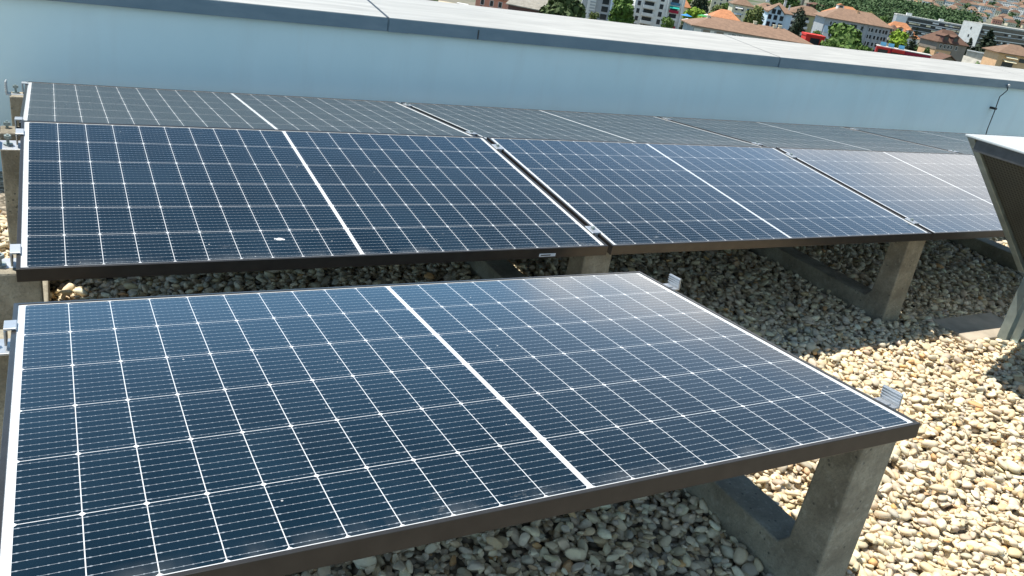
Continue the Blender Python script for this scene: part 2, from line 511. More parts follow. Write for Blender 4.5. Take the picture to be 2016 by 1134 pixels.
def ztop(base, v, t): return base + v * math.sin(t) - FT - GZ - .004


for n, lab in enumerate(["concrete support at the left end of the middle and back rows",
                         "concrete support under the seam between first and second middle row panels",
                         "concrete support with leg fully visible between second and third middle row panels",
                         "concrete support hidden in shade beneath the third middle row panel, beside the cooler"]):
    y0 = BY + .055; rid = BY + W_
    zr = BZ + (W_ - .06) * math.sin(TB) - FT - GZ - .004
    legs = [(0, .095, ztop(BZ, .06, TB)), (rid - .01 - y0, rid + .09 - y0, zr),
            (CY - .15 - y0, CY - .055 - y0, ztop(CZ, .06, TB))]
    trestle(seam(n) + (.0 if n else 0), y0, legs, (-.012, CY - .045 - y0, .10), lab)
for x_, lab in ((-.02, "concrete support under the left edge of the lone front panel"),
                (L_ - .035, "concrete support with blue shaded base, under the right edge of the front panel")):
    y0 = .05
    zs = x_ * -.0077
    legs = [(0, .095, ztop(0, .10, TA) + zs), (W_ - .15 - y0, W_ - .055 - y0, ztop(0, W_ - .05, TA) + zs)]
    trestle(x_, y0, legs, (-.012, W_ - .045 - y0, .115), lab)

# ------------------------------------------------------------------ clamps
GRP = "aluminium clamps along the panel edges"


def mid_clamp_mesh():
    root = empty("mid_clamp", (0, 0, 0))
    a = MB(); a.box(-.0185, .0185, -.028, .028, .0005, .005); a.box(-.0075, .0075, -.028, .028, -.03, .0005)
    a.build("clamp_plate", MAT['alu'], root, bevel=.0015)
    b = MB(); b.tube([(0, .004, .005), (0, .004, .013)], .0075, 6); b.build("bolt", MAT['steel'], root)
    return root


mclp = mid_clamp_mesh(); mused = [False]


def mid_clamp(root, v, label):
    o = mclp if not mused[0] else copy_tree(mclp); mused[0] = True
    o.location = lp(root, L_ + GAP / 2, v, 0); o.rotation_euler = root.rotation_euler
    tag(o, label, "clamp", GRP)


for n, pn in enumerate(("first and second", "second and third")):
    mid_clamp(Bs[n], .12, f"aluminium clamp between {pn} middle row panels, near their front edge")
    mid_clamp(Bs[n], W_ - .13, f"aluminium clamp between {pn} middle row panels, near the ridge")
for n, pn in enumerate(("first and second", "second and third", "third and fourth", "fourth and fifth")):
    mid_clamp(Cs[n], .12, f"aluminium clamp between {pn} back row panels, near the ridge") if n < 3 else None
    mid_clamp(Cs[n], W_ - .12, f"aluminium clamp between {pn} back row panels, next to the wall")


def end_clamp_mesh():
    """beside a panel's edge at local x = 0, the bracket towards -x"""
    root = empty("end_clamp", (0, 0, 0))
    a = MB(); a.box(-.014, .010, -.024, .024, .0006, .006); a.box(-.014, -.009, -.024, .024, -.034, .0006)
    a.build("clamp_block", MAT['alu'], root, bevel=.0015)
    b = MB(); b.box(-.075, -.002, -.04, .04, -.0475, -.0425); b.build("base_plate", MAT['alu'], root, bevel=.001)
    c = MB()
    c.box(-.075, -.070, -.04, .04, -.0425, .010)
    for k in range(5): c.box(-.0775, -.0752, -.04, .04, -.036 + k * .0095, -.032 + k * .0095)
    c.build("upright_fin", MAT['alu'], root, bevel=.0008)
    d = MB(); d.tube([(-.038, 0, -.042), (-.038, 0, -.006)], .0045, 8); d.tube([(-.038, 0, -.020), (-.038, 0, -.010)], .011, 6)
    d.tube([(-.038, 0, -.0425), (-.038, 0, -.037)], .014, 12); d.build("bolt", MAT['steel'], root)
    return root


def bracket_mesh():
    root = empty("mounting_bracket", (0, 0, 0))
    b = MB(); b.box(.0005, .050, -.027, .027, -.016, -.011)
    b.box(.012, .034, -.014, .014, -.0109, -.007); b.box(.0005, .006, -.036, .036, -.05, -.0165); b.build("base_plate", MAT['alu'], root, bevel=.001)
    c = MB(); c.box(.0455, .050, -.027, .027, -.0105, .022)
    for k in range(4): c.box(.0432, .0453, -.027, .027, -.004 + k * .0068, -.001 + k * .0068)
    c.build("upright_fin", MAT['alu'], root, bevel=.0008)
    return root


ec = end_clamp_mesh(); eused = [False]
for root, v, lab in ((A1, W_ - .14, "end clamp with bolt on the left edge of the lone front panel"),
                     (Bs[0], .10, "end clamp with blue reflecting fin at the left edge of the middle row, front corner"),
                     (Bs[0], W_ - .12, "end clamp at the left edge of the middle row, just below the ridge"),
                     (Cs[0], W_ - .08, "small end clamp at the left edge of the back row, nearest the wall"),
                     (Cs[0], .06, "end clamp at the left edge of the back row, just behind the ridge")):
    o = ec if not eused[0] else copy_tree(ec); eused[0] = True
    o.location = lp(root, 0, v, 0); o.rotation_euler = root.rotation_euler; tag(o, lab, "clamp", GRP)
bk = bracket_mesh(); tag(bk, "ribbed aluminium bracket on the right edge of the front panel, near its far corner", "bracket", "ribbed brackets")
bk2 = copy_tree(bk); bk2['label'] = "ribbed aluminium bracket on the right edge of the front panel, near the sunlit gravel corner"
for o, v in ((bk, W_ - .12), (bk2, .115)):
    o.location = lp(A1, L_, v, 0); o.rotation_euler = A1.rotation_euler

# droppings on the glass
drop = MB(); nn_ = 14
for cx, cy, r in ((0, 0, .0085), (.011, -.003, .004), (-.012, .002, .003)):
    ring = [(cx + r * 1.3 * math.cos(6.283 * k / nn_) * random.uniform(.75, 1.1), cy + r * math.sin(6.283 * k / nn_) * random.uniform(.75, 1.1), .0) for k in range(nn_)]
    drop.add(ring + [(cx, cy, .002)], [(k, (k + 1) % nn_, nn_) for k in range(nn_)])
o = tag(drop.build("bird_dropping", MAT['label'], smooth=True), "white bird dropping on the dark blue panel at the left of the middle row", "dropping")
o.location = lp(Bs[0], .66, .125, -.0021); o.rotation_euler = Bs[0].rotation_euler

# ------------------------------------------------------------------ metal cooler on posts
cool = tag(empty("rooftop_cooler", (4.05, 1.05, GZ)), "V-shaped metal cooler with dark mesh side and pale top on a steel post", "cooler")
GZc = -GZ
xs = [(-.80, .385 + GZc), (.84, .385 + GZc), (.10, -.235 + GZc), (-.02, -.235 + GZc)]     # cross-section in x-z
Y0, Y1 = -2.6, .02
top = MB(); top.box(xs[0][0] - .012, xs[1][0] + .012, Y0, Y1 + .012, xs[0][1], xs[0][1] + .010); top.build("top_sheet", MAT['roofsheet'], cool, .003)
for k in range(2):
    fans = MB(); fans.tube([(.02, -.75 - 1.1 * k, xs[0][1] + .010), (.02, -.75 - 1.1 * k, xs[0][1] + .09)], .36, 28)
    fans.build("fan_ring", MAT['steel'], cool)


def mat_mesh():
    m, nt, bs = new_mat("fin_mesh")
    c = coords(nt); sp = nt.nodes.new("ShaderNodeSeparateXYZ"); nt.links.new(c.k, sp.inputs[0])
    a = (S(nt, sp.outputs[1]) * 70).fract().lt(.35); b = (S(nt, sp.outputs[2]) * 90).fract().lt(.35)
    g = a.max(b); n = noise(nt, c, 8)
    put(nt, bs, 'Base Color', mixc(nt, g * ramp(nt, n, .3, .7, .5, 1), (.012, .013, .011), (.062, .07, .058)))
    put(nt, bs, 'Roughness', .7); put(nt, bs, 'Normal', bump(nt, g, .5, .004)); return m


MAT['mesh'] = mat_mesh()
for side in (0, 1):
    a, b = (xs[0], xs[3]) if side == 0 else (xs[1], xs[2])
    s = MB(); sg = 1 if side == 0 else -1
    t = .03 * sg
    s.add([(a[0] + .004 * sg, Y0 + .03, a[1] - .004), (a[0] + .004 * sg, Y1 - .035, a[1] - .004), (b[0] + .004 * sg, Y1 - .035, b[1] + .01), (b[0] + .004 * sg, Y0 + .03, b[1] + .01),
           (a[0] + t + .02 * sg, Y0 + .03, a[1] - .004), (a[0] + t + .02 * sg, Y1 - .035, a[1] - .004), (b[0] + t, Y1 - .035, b[1] + .01), (b[0] + t, Y0 + .03, b[1] + .01)],
          [(0, 1, 2, 3), (7, 6, 5, 4), (0, 4, 5, 1), (1, 5, 6, 2), (2, 6, 7, 3), (3, 7, 4, 0)])
    s.build("fin_coil", MAT['mesh'], cool)
    for yy in (Y0, Y1 - .03):                        # the bright edge angles
        e = MB()
        e.add([(a[0] - .012 * sg, yy, a[1]), (a[0] + .05 * sg, yy, a[1]), (b[0] + .035 * sg, yy, b[1]), (b[0] - .012 * sg, yy, b[1]),
               (a[0] - .012 * sg, yy + .032, a[1]), (a[0] + .05 * sg, yy + .032, a[1]), (b[0] + .035 * sg, yy + .032, b[1]), (b[0] - .012 * sg, yy + .032, b[1])],
              [(0, 1, 2, 3), (7, 6, 5, 4), (0, 4, 5, 1), (1, 5, 6, 2), (2, 6, 7, 3), (3, 7, 4, 0)])
        e.build("edge_angle", MAT['steel'], cool, .002)
    r = MB(); r.box(min(a[0], a[0] + .05 * sg), max(a[0], a[0] + .05 * sg), Y0 + .035, Y1 - .035, a[1] - .045, a[1] - .001)
    r.build("edge_angle", MAT['dark_steel'], cool)
ends = MB(); ends.add([(x, Y1 - .012, z) for x, z in xs] + [(x * .97, Y1 - .004, z) for x, z in xs], [(0, 1, 2, 3), (7, 6, 5, 4)])
ends.build("end_plate", MAT['roofsheet'], cool)
for yy in (Y0 + .1, -.035):
    for xx in ((-.02, .1)):
        l_ = MB(); l_.box(xx - .022, xx + .022, yy - .022, yy + .022, .004, xs[2][1] - .002)
        l_.build("post", MAT['steel'], cool, .002)
        ft = MB(); ft.box(xx - .05, xx + .05, yy - .05, yy + .05, -.012, .004); ft.build("foot_plate", MAT['steel'], cool, .001)
beam = MB(); beam.box(-.04, .12, Y0, Y1, xs[2][1] - .0, xs[2][1] + .03); beam.build("bottom_beam", MAT['steel'], cool, .003)
for k, (x0, x1, y0, y1, lab) in enumerate(((3.80, 4.28, 1.03, 1.25, "sandy concrete paving slab half buried in gravel under the cooler post"),)):
    s = MB(); s.box(x0, x1, y0, y1, GZ - .03, GZ + .026)
    tag(s.build("paving_slab", MAT['slab'], bevel=.006), lab, "paving slab")


# ------------------------------------------------------------------ gravel: pebbles dropped one by one
def ico(sub):
    me = bpy.data.meshes.new("tmp"); import bmesh
    bm = bmesh.new(); bmesh.ops.create_icosphere(bm, subdivisions=sub, radius=1.0); bm.to_mesh(me); bm.free()
    v = np.array([x.co[:] for x in me.vertices]); f = np.array([p.vertices[:] for p in me.polygons]); bpy.data.meshes.remove(me)
    return v, f


def pebble_variants(sub, n):
    v, f = ico(sub); out = []
    for _ in range(n):
        p = v.copy()
        for _k in range(rng.integers(4, 8)):            # worn flats
            d = rng.normal(size=3); d /= np.linalg.norm(d); h = rng.uniform(.48, .82)
            s_ = p @ d; over = np.maximum(s_ - h, 0); p -= np.outer(over * .92, d)
        for _k in range(3):
            d = rng.normal(size=3) * 1.4; p *= (1 + .06 * np.sin(p @ d * 2 + rng.uniform(0, 6)))[:, None]
        p *= np.array([1.0, rng.uniform(.52, .86), rng.uniform(.34, .60)])
        out.append(p.astype(np.float32))
    return out, f


PAL = np.array([[.66, .58, .44], [.70, .63, .50], [.58, .50, .37], [.62, .58, .50], [.50, .46, .39], [.44, .42, .38],
                [.55, .43, .28], [.72, .68, .58], [.52, .36, .20], [.60, .33, .13], [.40, .36, .30], [.36, .37, .36]])
PW = np.array([.17, .16, .13, .12, .09, .07, .07, .08, .03, .015, .035, .03]); PW /= PW.sum()


def visible(x, y, m):
    q = np.stack([x, y, np.full_like(x, GZ)], -1) - CAM
    c = q @ RC.T
    u = 1008 + F_PX * c[..., 0] / c[..., 2]; v = 567 + F_PX * c[..., 1] / c[..., 2]
    ok = (c[..., 2] > .1) & (u > -m) & (u < 2016 + m) & (v > -m) & (v < 1134 + m)
    # the part of the bed the front panel hides
    t = -CAM[2] / q[..., 2]
    hx = CAM[0] + t * q[..., 0]; hy = CAM[1] + t * q[..., 1]
    hid = (hx > .16) & (hx < L_ - .18) & (hy > .12) & (hy < W_ - .34)
    return ok & ~hid


def make_gravel():
    GX0, GX1, GY0, GY1 = -.7, 6.6, -.9, 3.0; res = .004
    nx, ny = int((GX1 - GX0) / res), int((GY1 - GY0) / res)
    H = np.zeros((nx, ny), np.float32)
    NT = 130000
    X = rng.uniform(GX0 + .05, GX1 - .05, NT); Y = rng.uniform(GY0 + .05, GY1 - .05, NT)
    keep = visible(X, Y, 170); X, Y = X[keep], Y[keep]
    n = len(X)
    a = np.clip(rng.lognormal(math.log(.0142), .33, n), .006, .029)
    va, fa = pebble_variants(3, 14); vb, fb = pebble_variants(2, 14)
    V, Fc, Cc = [], [], []; base = 0; cnt = 0
    cidx = rng.choice(len(PAL), n, p=PW)
    for i in range(n):
        s_ = a[i]; x, y = X[i], Y[i]
        r = int(s_ * .62 / res) + 1; ci, cj = int((x - GX0) / res), int((y - GY0) / res)
        sl = H[ci - r:ci + r + 1, cj - r:cj + r + 1]
        if sl.size == 0: continue
        h = float(np.percentile(sl, 70))
        if h > .034 or (3.80 < x < 4.27 and 1.035 < y < 1.245): continue
        k = rng.integers(14)
        dist = math.hypot(x - CAM[0], y - CAM[1])
        src, ff = (va[k], fa) if dist < 1.75 else (vb[k], fb)
        az = rng.uniform(0, 6.2832); ti, tj = rng.normal(0, .26, 2)
        ca, sa = math.cos(az), math.sin(az)
        Rz = np.array([[ca, -sa, 0], [sa, ca, 0], [0, 0, 1]])
        Rx = np.array([[1, 0, 0], [0, math.cos(ti), -math.sin(ti)], [0, math.sin(ti), math.cos(ti)]])
        Ry = np.array([[math.cos(tj), 0, math.sin(tj)], [0, 1, 0], [-math.sin(tj), 0, math.cos(tj)]])
        p = (src * s_) @ (Rz @ Rx @ Ry).T
        hz = -p[:, 2].min()
        zc = h + hz * .72
        p = p + np.array([x, y, GZ - .016 + zc])
        V.append(p.astype(np.float32)); Fc.append(ff + base); base += len(p); cnt += 1
        c = (PAL[cidx[i]] ** .74 * rng.uniform(.74, 1.10) + rng.normal(0, .012, 3)) * (1.10, .985, .79)
        Cc.append(np.tile(np.clip(c, .02, .85), (len(p), 1)))
        # raise the heap under the stone
        g = np.arange(-r, r + 1) * res
        dd = (g[:, None] ** 2 + g[None, :] ** 2) / (s_ * .72) ** 2
        nz = zc + hz * .8 * np.sqrt(np.clip(1 - dd, 0, 1))
        m_ = dd < 1
        sub = H[ci - r:ci + r + 1, cj - r:cj + r + 1]
        sub[m_] = np.maximum(sub[m_], nz[m_])
    V = np.concatenate(V); Fc = np.concatenate(Fc).astype(np.int32); Cc = np.concatenate(Cc).astype(np.float32)
    me = bpy.data.meshes.new("roof_gravel")
    me.vertices.add(len(V)); me.vertices.foreach_set('co', V.ravel())
    me.loops.add(len(Fc) * 3); me.loops.foreach_set('vertex_index', Fc.ravel())
    me.polygons.add(len(Fc)); me.polygons.foreach_set('loop_start', np.arange(0, len(Fc) * 3, 3, dtype=np.int32))
    me.polygons.foreach_set('use_smooth', np.ones(len(Fc), bool))
    at_ = me.attributes.new("stone", 'FLOAT_COLOR', 'POINT')
    at_.data.foreach_set('color', np.concatenate([Cc, np.ones((len(Cc), 1), np.float32)], 1).ravel())
    me.update(calc_edges=True)
    m, nt, bs = new_mat("pebble")
    an = nt.nodes.new("ShaderNodeAttribute"); an.attribute_name = "stone"
    c = coords(nt); n1 = noise(nt, c, 70, 5, .65); n2 = noise(nt, vscale(nt, c, 1, 1.6, 2.2), 120, 4, .6, 1.0)
    col = mixc(nt, ramp(nt, n1, .45, .72, 0, .45), S(nt, an.outputs['Color']), (.48, .38, .25))
    col = mixc(nt, ramp(nt, n2, .55, .72, 0, .35), col, (.72, .67, .56))
    put(nt, bs, 'Base Color', col); put(nt, bs, 'Roughness', .72); put(nt, bs, 'Normal', bump(nt, n2, .25, .002))
    me.materials.append(m)
    print("pebbles", cnt, "verts", len(V))
    tag(link("roof_gravel", me), "rounded cream and grey river pebbles covering the flat roof", kind='stuff')


make_gravel()

#TOWN
# ------------------------------------------------------------------ terrain
GROUND = -26.0


def terrain_h(x, y):
    r = math.hypot(x, y)
    z = GROUND
    if r > 620: z += 15 * min(1, (r - 620) / 380) ** 1.2
    if r > 1350:
        a = math.degrees(math.atan2(x, y))
        z += (r - 1350) / 1850 * 92 * max(.0, min(1, (a - 44) / 9)) + max(0, r - 3400) * .03
        z += 5 * math.sin(x * .006) * math.cos(y * .005)
    return z


t_ = MB()
AZS = [R_(a) for a in list(range(-60, 16, 6)) + list(range(16, 80, 2)) + [86, 92]]
RS = [4, 40, 120, 200, 280, 360, 450, 540, 620, 700, 800, 900, 1000, 1150, 1350, 1500, 1700, 1900, 2150, 2400, 2700, 3000, 3300, 3800, 5000, 8000]
for r in RS:
    for a in AZS: t_.v.append((r * math.sin(a), r * math.cos(a), terrain_h(r * math.sin(a), r * math.cos(a))))
na = len(AZS)
for i in range(len(RS) - 1):
    for k in range(na - 1): t_.f.append((i * na + k, i * na + k + 1, (i + 1) * na + k + 1, (i + 1) * na + k)); t_.mi.append(0)


def mat_terrain():
    m, nt, bs = new_mat("town_ground")
    c = coords(nt); n1 = noise(nt, c, .018, 6, .6); n2 = noise(nt, c, .09, 4, .6); n3 = noise(nt, c, .006, 3)
    col = mixc(nt, ramp(nt, n1, .42, .55), (.055, .085, .03), (.19, .17, .13))
    col = mixc(nt, ramp(nt, n2, .55, .7), col, (.10, .11, .05))
    col = mixc(nt, ramp(nt, n3, .5, .6, 0, .5), col, (.11, .11, .11))
    put(nt, bs, 'Base Color', col); put(nt, bs, 'Roughness', .95); return m


tag(t_.build("town_ground", mat_terrain(), smooth=True), kind='structure')

# ------------------------------------------------------------------ town materials


def mat_roof(name, col):
    m, nt, bs = new_mat(name)
    c = coords(nt); n = noise(nt, c, .9, 6, .65); n2 = noise(nt, vscale(nt, c, 1, 1, 6), 2.5, 2)
    a = tuple(x * .74 for x in col); b = tuple(min(1, x * 1.22) for x in col)
    cc = mixc(nt, ramp(nt, n, .3, .7), a, b); cc = mixc(nt, ramp(nt, n2, .5, .65, 0, .25), cc, tuple(x * .5 for x in col))
    put(nt, bs, 'Base Color', cc); put(nt, bs, 'Roughness', .9); return m


def wallm(name, col): return simple(name, col, .85, 0, .10, .5)


RM = {'brown': mat_roof("brown_tiles", (.20, .125, .08)), 'tan': mat_roof("tan_tiles", (.235, .145, .095)), 'orange': mat_roof("orange_tiles", (.45, .19, .085)),
      'grey': mat_roof("grey_roofing", (.27, .25, .21)), 'beige': mat_roof("beige_roofing", (.55, .46, .30)), 'dark': mat_roof("dark_brown_tiles", (.125, .066, .042)),
      'pale': mat_roof("pale_roofing", (.5, .49, .45))}
WM = {'white': wallm("white_render", (.66, .66, .63)), 'bluewhite': wallm("pale_blue_render", (.52, .62, .70)), 'cream': wallm("cream_render", (.66, .60, .44)),
      'yellow': wallm("yellow_green_render", (.42, .40, .20)), 'grey': wallm("grey_render", (.36, .38, .39)), 'pink': wallm("pink_render", (.55, .25, .18)),
      'orange': wallm("orange_render", (.68, .42, .23)), 'red': wallm("red_cladding", (.60, .035, .025)), 'brown': wallm("brown_cladding", (.10, .05, .045)),
      'wood': wallm("weathered_wood", (.24, .20, .16)), 'conc': simple("old_concrete", (.36, .34, .29), .9, 0, .3, .4),
      'crimson': wallm("crimson_cladding", (.32, .015, .04)), 'glassblue': simple("blue_glass_panel", (.05, .16, .26), .25, 0, .2, .5)}
PANE = simple("dark_pane", (.022, .028, .035), .18, 0, .3, .3)
WFR = simple("window_surround", (.62, .62, .60), .7)
TEAL = simple("teal_fabric", (.01, .38, .30), .8)
BLUEF = simple("blue_fabric", (.03, .22, .55), .8)
GREENF = simple("green_fabric", (.05, .30, .08), .8)
CREAMF = simple("cream_awning", (.75, .66, .45), .8)


class Bldg:
    """a building whose front eave runs between two seen points; local x along the front, y to the back, z up from the ground"""
    def __init__(s, name, label, cat, L, R, dep, wm, group=None, base=None, top=None):
        PL = at(*L); PR = at(*R)
        ze = (PL[2] + PR[2]) / 2; mid = (PL + PR) / 2
        s.g = terrain_h(mid[0], mid[1]) if base is None else base
        s.w = math.hypot(PR[0] - PL[0], PR[1] - PL[1]); s.h = ze - s.g; s.d = dep
        s.root = tag(empty(name, (PL[0], PL[1], s.g), math.atan2(PR[1] - PL[1], PR[0] - PL[0])), label, cat, group)
        b = MB(); b.box(0, s.w, 0, dep, -2, s.h); b.build("wall", WM[wm], s.root)
        s.cache = {}
    def part(s, name, mb, mat, parent=None): return mb.build(name, mat, parent or s.root)
    def hip(s, rh, mat, oh=.7, ridge=None, gable=False, th=.25):
        m = MB(); x0, x1, y0, y1, z = -oh, s.w + oh, -oh, s.d + oh, s.h + .003
        rx = min((y1 - y0) / 2, (x1 - x0) * .42) if ridge is None else ridge
        if gable: rx = 0
        if s.d > s.w and ridge is None and not gable:
            rl = (x1 - x0) / 2; xm = (x0 + x1) / 2
            top = [(xm, y0 + rl, z + th + rh), (xm, y1 - rl, z + th + rh)]
            fs = [(4, 5, 8), (5, 6, 9, 8), (6, 7, 9), (7, 4, 8, 9)]
        else:
            ym = (y0 + y1) / 2; top = [(x0 + rx, ym, z + th + rh), (x1 - rx, ym, z + th + rh)]
            fs = [(4, 5, 9, 8), (5, 6, 9), (6, 7, 8, 9), (7, 4, 8)]
        m.add([(x0, y0, z), (x1, y0, z), (x1, y1, z), (x0, y1, z), (x0, y0, z + th), (x1, y0, z + th), (x1, y1, z + th), (x0, y1, z + th)] + top,
              [(3, 2, 1, 0), (0, 1, 5, 4), (1, 2, 6, 5), (2, 3, 7, 6), (3, 0, 4, 7)] + fs)
        s.roof = m.build("roof", RM[mat], s.root); s.rh = rh; return s
    def gabley(s, rh, mat, oh=.6, x0=None, x1=None, y0=None, dep=None, wm=None):
        """gable facing the front"""
        x0 = 0 if x0 is None else x0; x1 = s.w if x1 is None else x1; y0 = 0 if y0 is None else y0; dep = s.d if dep is None else dep
        xm = (x0 + x1) / 2; m = MB(); z = s.h; th = .3; sl = rh / (xm - x0)
        pts = [(x0 - oh, z - oh * sl), (xm, z + rh), (x1 + oh, z - oh * sl), (x1 + oh, z - oh * sl + th), (xm, z + rh + th), (x0 - oh, z - oh * sl + th)]
        a, b = y0 - oh, y0 + dep
        m.add([(x, a, zz) for x, zz in pts] + [(x, b, zz) for x, zz in pts],
              [(0, 1, 4, 5), (1, 2, 3, 4), (11, 10, 7, 6), (10, 9, 8, 7), (6, 7, 1, 0), (7, 8, 2, 1), (4, 10, 11, 5), (3, 9, 10, 4), (5, 11, 6, 0), (8, 9, 3, 2)])
        m.build("roof", RM[mat], s.root)
        g = MB(); g.add([(x0, y0 - .01, z - .01), (x1, y0 - .01, z - .01), (xm, y0 - .01, z + rh - .02), (x0, y0 + dep * .98, z - .01), (x1, y0 + dep * .98, z - .01), (xm, y0 + dep * .98, z + rh - .02)],
                        [(0, 1, 2), (5, 4, 3), (0, 2, 5, 3), (1, 4, 5, 2)])
        g.build("gable", WM[wm or 'white'], s.root); return s
    def flat(s, mat, par=.4):
        m = MB(); m.box(-.2, s.w + .2, -.2, s.d + .2, s.h + .003, s.h + par); s.roof = m.build("roof", RM[mat] if mat in RM else WM[mat], s.root); return s
    def win(s, x, z, w=1.1, h=1.5, face='f', fr=True, name="window", mat=None):
        """x, z are the centre, on the front (f), left (l) or right (r) face"""
        k = (round(w, 2), round(h, 2), fr, mat)
        if k not in s.cache:
            m = MB()
            if fr:
                m.box(-w / 2 - .14, w / 2 + .14, -.05, .05, -h / 2 - .14, h / 2 + .14, 1)
            m.box(-w / 2, w / 2, -.10, .05, -h / 2, h / 2, 0)
            s.cache[k] = m.mesh(name, [mat or PANE, WFR])
        o = link(name, s.cache[k], s.root)
        if face == 'f': o.location = (x, -.02, z)
        elif face == 'l': o.location = (-.02, x, z); o.rotation_euler = (0, 0, -math.pi / 2)
        else: o.location = (s.w + .02, x, z); o.rotation_euler = (0, 0, math.pi / 2)
        return o
    def grid(s, xs, top, rows, step=2.9, **k):
        for i in range(rows):
            for x in xs: s.win(x * s.w, s.h - top - i * step, **k)
        return s
    def balcony(s, x0, x1, z, out=1.5, mat='white', hgt=1.0, dark=True):
        m = MB(); m.box(x0, x1, -out, -.003, z, z + .2); m.box(x0, x1, -out - .1, -out, z, z + hgt + .2)
        m.box(x0, x0 + .1, -out, -.003, z + .2, z + hgt + .2); m.box(x1 - .1, x1, -out, -.003, z + .2, z + hgt + .2)
        m.build("balcony", WM[mat], s.root)
        if dark: s.win((x0 + x1) / 2, z + 1.45, (x1 - x0) * .8, 2.0, fr=False)
        return s
    def chimney(s, x, y, z, w=.8, h=1.6, mat='white'):
        m = MB(); m.box(x - w / 2, x + w / 2, y - w / 2, y + w / 2, z - 1.5, z + h); m.box(x - w / 2 - .12, x + w / 2 + .12, y - w / 2 - .12, y + w / 2 + .12, z + h + .003, z + h + .2)
        m.build("chimney", WM[mat], s.roof if hasattr(s, 'roof') else s.root); return s
    def dormer(s, x, y, z, w=2.2, h=1.6, dp=3.0, mat='orange', wm='white'):
        m = MB(); m.box(x - w / 2, x + w / 2, y, y + dp, z - 1.2, z + h); 
        m.prism([(x - w / 2 - .3, z + h + .003), (x + w / 2 + .3, z + h + .003), (x, z + h + .9)], 'y', y - .4, y + dp, 1)
        m.box(x - w * .3, x + w * .3, y - .05, y + .05, z + .2, z + h - .2, 2)
        m.build("dormer", [WM[wm], RM[mat], PANE], s.roof); return s
    def awning(s, x0, x1, z, out=1.8, mat=None):
        m = MB(); m.add([(x0, -.02, z), (x1, -.02, z), (x1, -out, z - .7), (x0, -out, z - .7), (x0, -.02, z - .06), (x1, -.02, z - .06), (x1, -out, z - .76), (x0, -out, z - .76)],
                        [(3, 2, 1, 0), (4, 5, 6, 7), (0, 1, 5, 4), (1, 2, 6, 5), (2, 3, 7, 6), (3, 0, 4, 7)])
        m.build("awning", mat or CREAMF, s.root); return s


# ---- the nearest houses, at the left
b = Bldg("flat_roofed_building", "flat beige roofed building with a white skylight, cut off at the top of the photo", "building", (852, 14, 235), (983, 31, 235), 15, 'cream').flat('beige')
m = MB(); m.box(6.0, 9.3, 7, 9.4, b.h + .4, b.h + 1.3); b.part("skylight", m, WFR); m = MB(); m.box(12.6, 13.2, 12, 12.6, b.h + .4, b.h + 1.4); b.part("chimney", m, WM['brown'])
b = Bldg("pink_house", "pink rendered house with gabled end behind the flat beige roof", "house", (938, -9, 262), (999, 2, 262), 9, 'pink').hip(3, 'tan')
b.win(3, b.h - 2.2).win if 0 else None
for x in (2.2, 5.2, 8): b.win(x, b.h - 1.6, 1.0, 1.6)
b = Bldg("grey_roofed_hall", "long building with mottled grey roof over a dark brown wall", "building", (1001, 11, 235), (1062, 19, 232), 16, 'brown').hip(3.2, 'grey', gable=True)
for x in (1.5, 4.5, 7.4): m = MB(); m.box(x, x + .9, 3.2, 4.6, b.h + 1.55, b.h + 1.75); b.part("roof_light", m, WFR, b.roof)
b = Bldg("white_annex", "white building with pale lean-to roof left of the spreading conifer", "building", (1063, -10, 245), (1102, -3, 245), 8, 'white').flat('pale')
m = MB(); m.add([(-.5, -3, b.h - 4.8), (b.w, -3, b.h - 4.8), (b.w, -.01, b.h - 4.0), (-.5, -.01, b.h - 4.0), (-.5, -3, b.h - 5.0), (b.w, -3, b.h - 5.0), (b.w, -.01, b.h - 4.2), (-.5, -.01, b.h - 4.2)],
                [(0, 1, 2, 3), (7, 6, 5, 4), (0, 4, 5, 1), (1, 5, 6, 2), (2, 6, 7, 3), (3, 7, 4, 0)]); b.part("lean_to", m, RM['pale'])
# ---- grey block with louvred balconies
b = Bldg("louvred_apartment_block", "grey apartment block with white louvred bay and dark window column between two trees", "building", (1150, -16, 300), (1216, -4, 300), 12, 'grey').flat('pale')
m = MB(); m.box(2.0, 5.0, -1.6, -.01, -1, b.h + .2); bay = b.part("bay", m, WM['white'])
for k in range(9):
    z = b.h - 1.0 - k * 1.05; m = MB(); m.box(2.9, 4.9, -1.68, -1.605, z, z + .6); b.part("louvre", m, WM['grey'], bay)
for k in range(5): b.win(8.6, b.h - 2.0 - 2.7 * k, 2.4, 1.9, fr=False)
m = MB(); m.box(10.4, 11.1, -.5, -.01, -1, b.h); b.part("pilaster", m, WM['bluewhite'])
# ---- white apartments with balconies
b = Bldg("balcony_apartment_block", "white five storey apartment block with stacked balconies and dark windows", "building", (1256, -20, 315), (1351, -3, 315), 13, 'white').flat('pale')
for k in range(6):
    z = b.h - 1.7 - 2.85 * k
    b.win(1.6, z, 1.2, 1.7, fr=False); b.win(10.3, z, 1.4, 1.8, fr=False)
    b.balcony(3.2, 7.8, z - 1.4, 1.5)
    b.win(15.2, z, 2.8, 1.9, fr=False)
    m = MB(); m.box(13.4, 17.2, -1.0, -.9, z - 1.5, z - .5); b.part("balcony", m, WM[['glassblue', 'crimson', 'white', 'crimson', 'white', 'white'][k]])
for x in (12.4, 18.0): m = MB(); m.box(x, x + .5, -1.1, -.01, -1, b.h); b.part("pilaster", m, WM['white'])
b.awning(13.4, 17.2, b.h - 3.6, 1.8, TEAL)
b = Bldg("orange_roofed_house", "orange roofed house peeping out right of the white balcony apartments", "house", (1338, 13, 390), (1358, 17, 390), 9, 'cream').hip(3.5, 'orange')
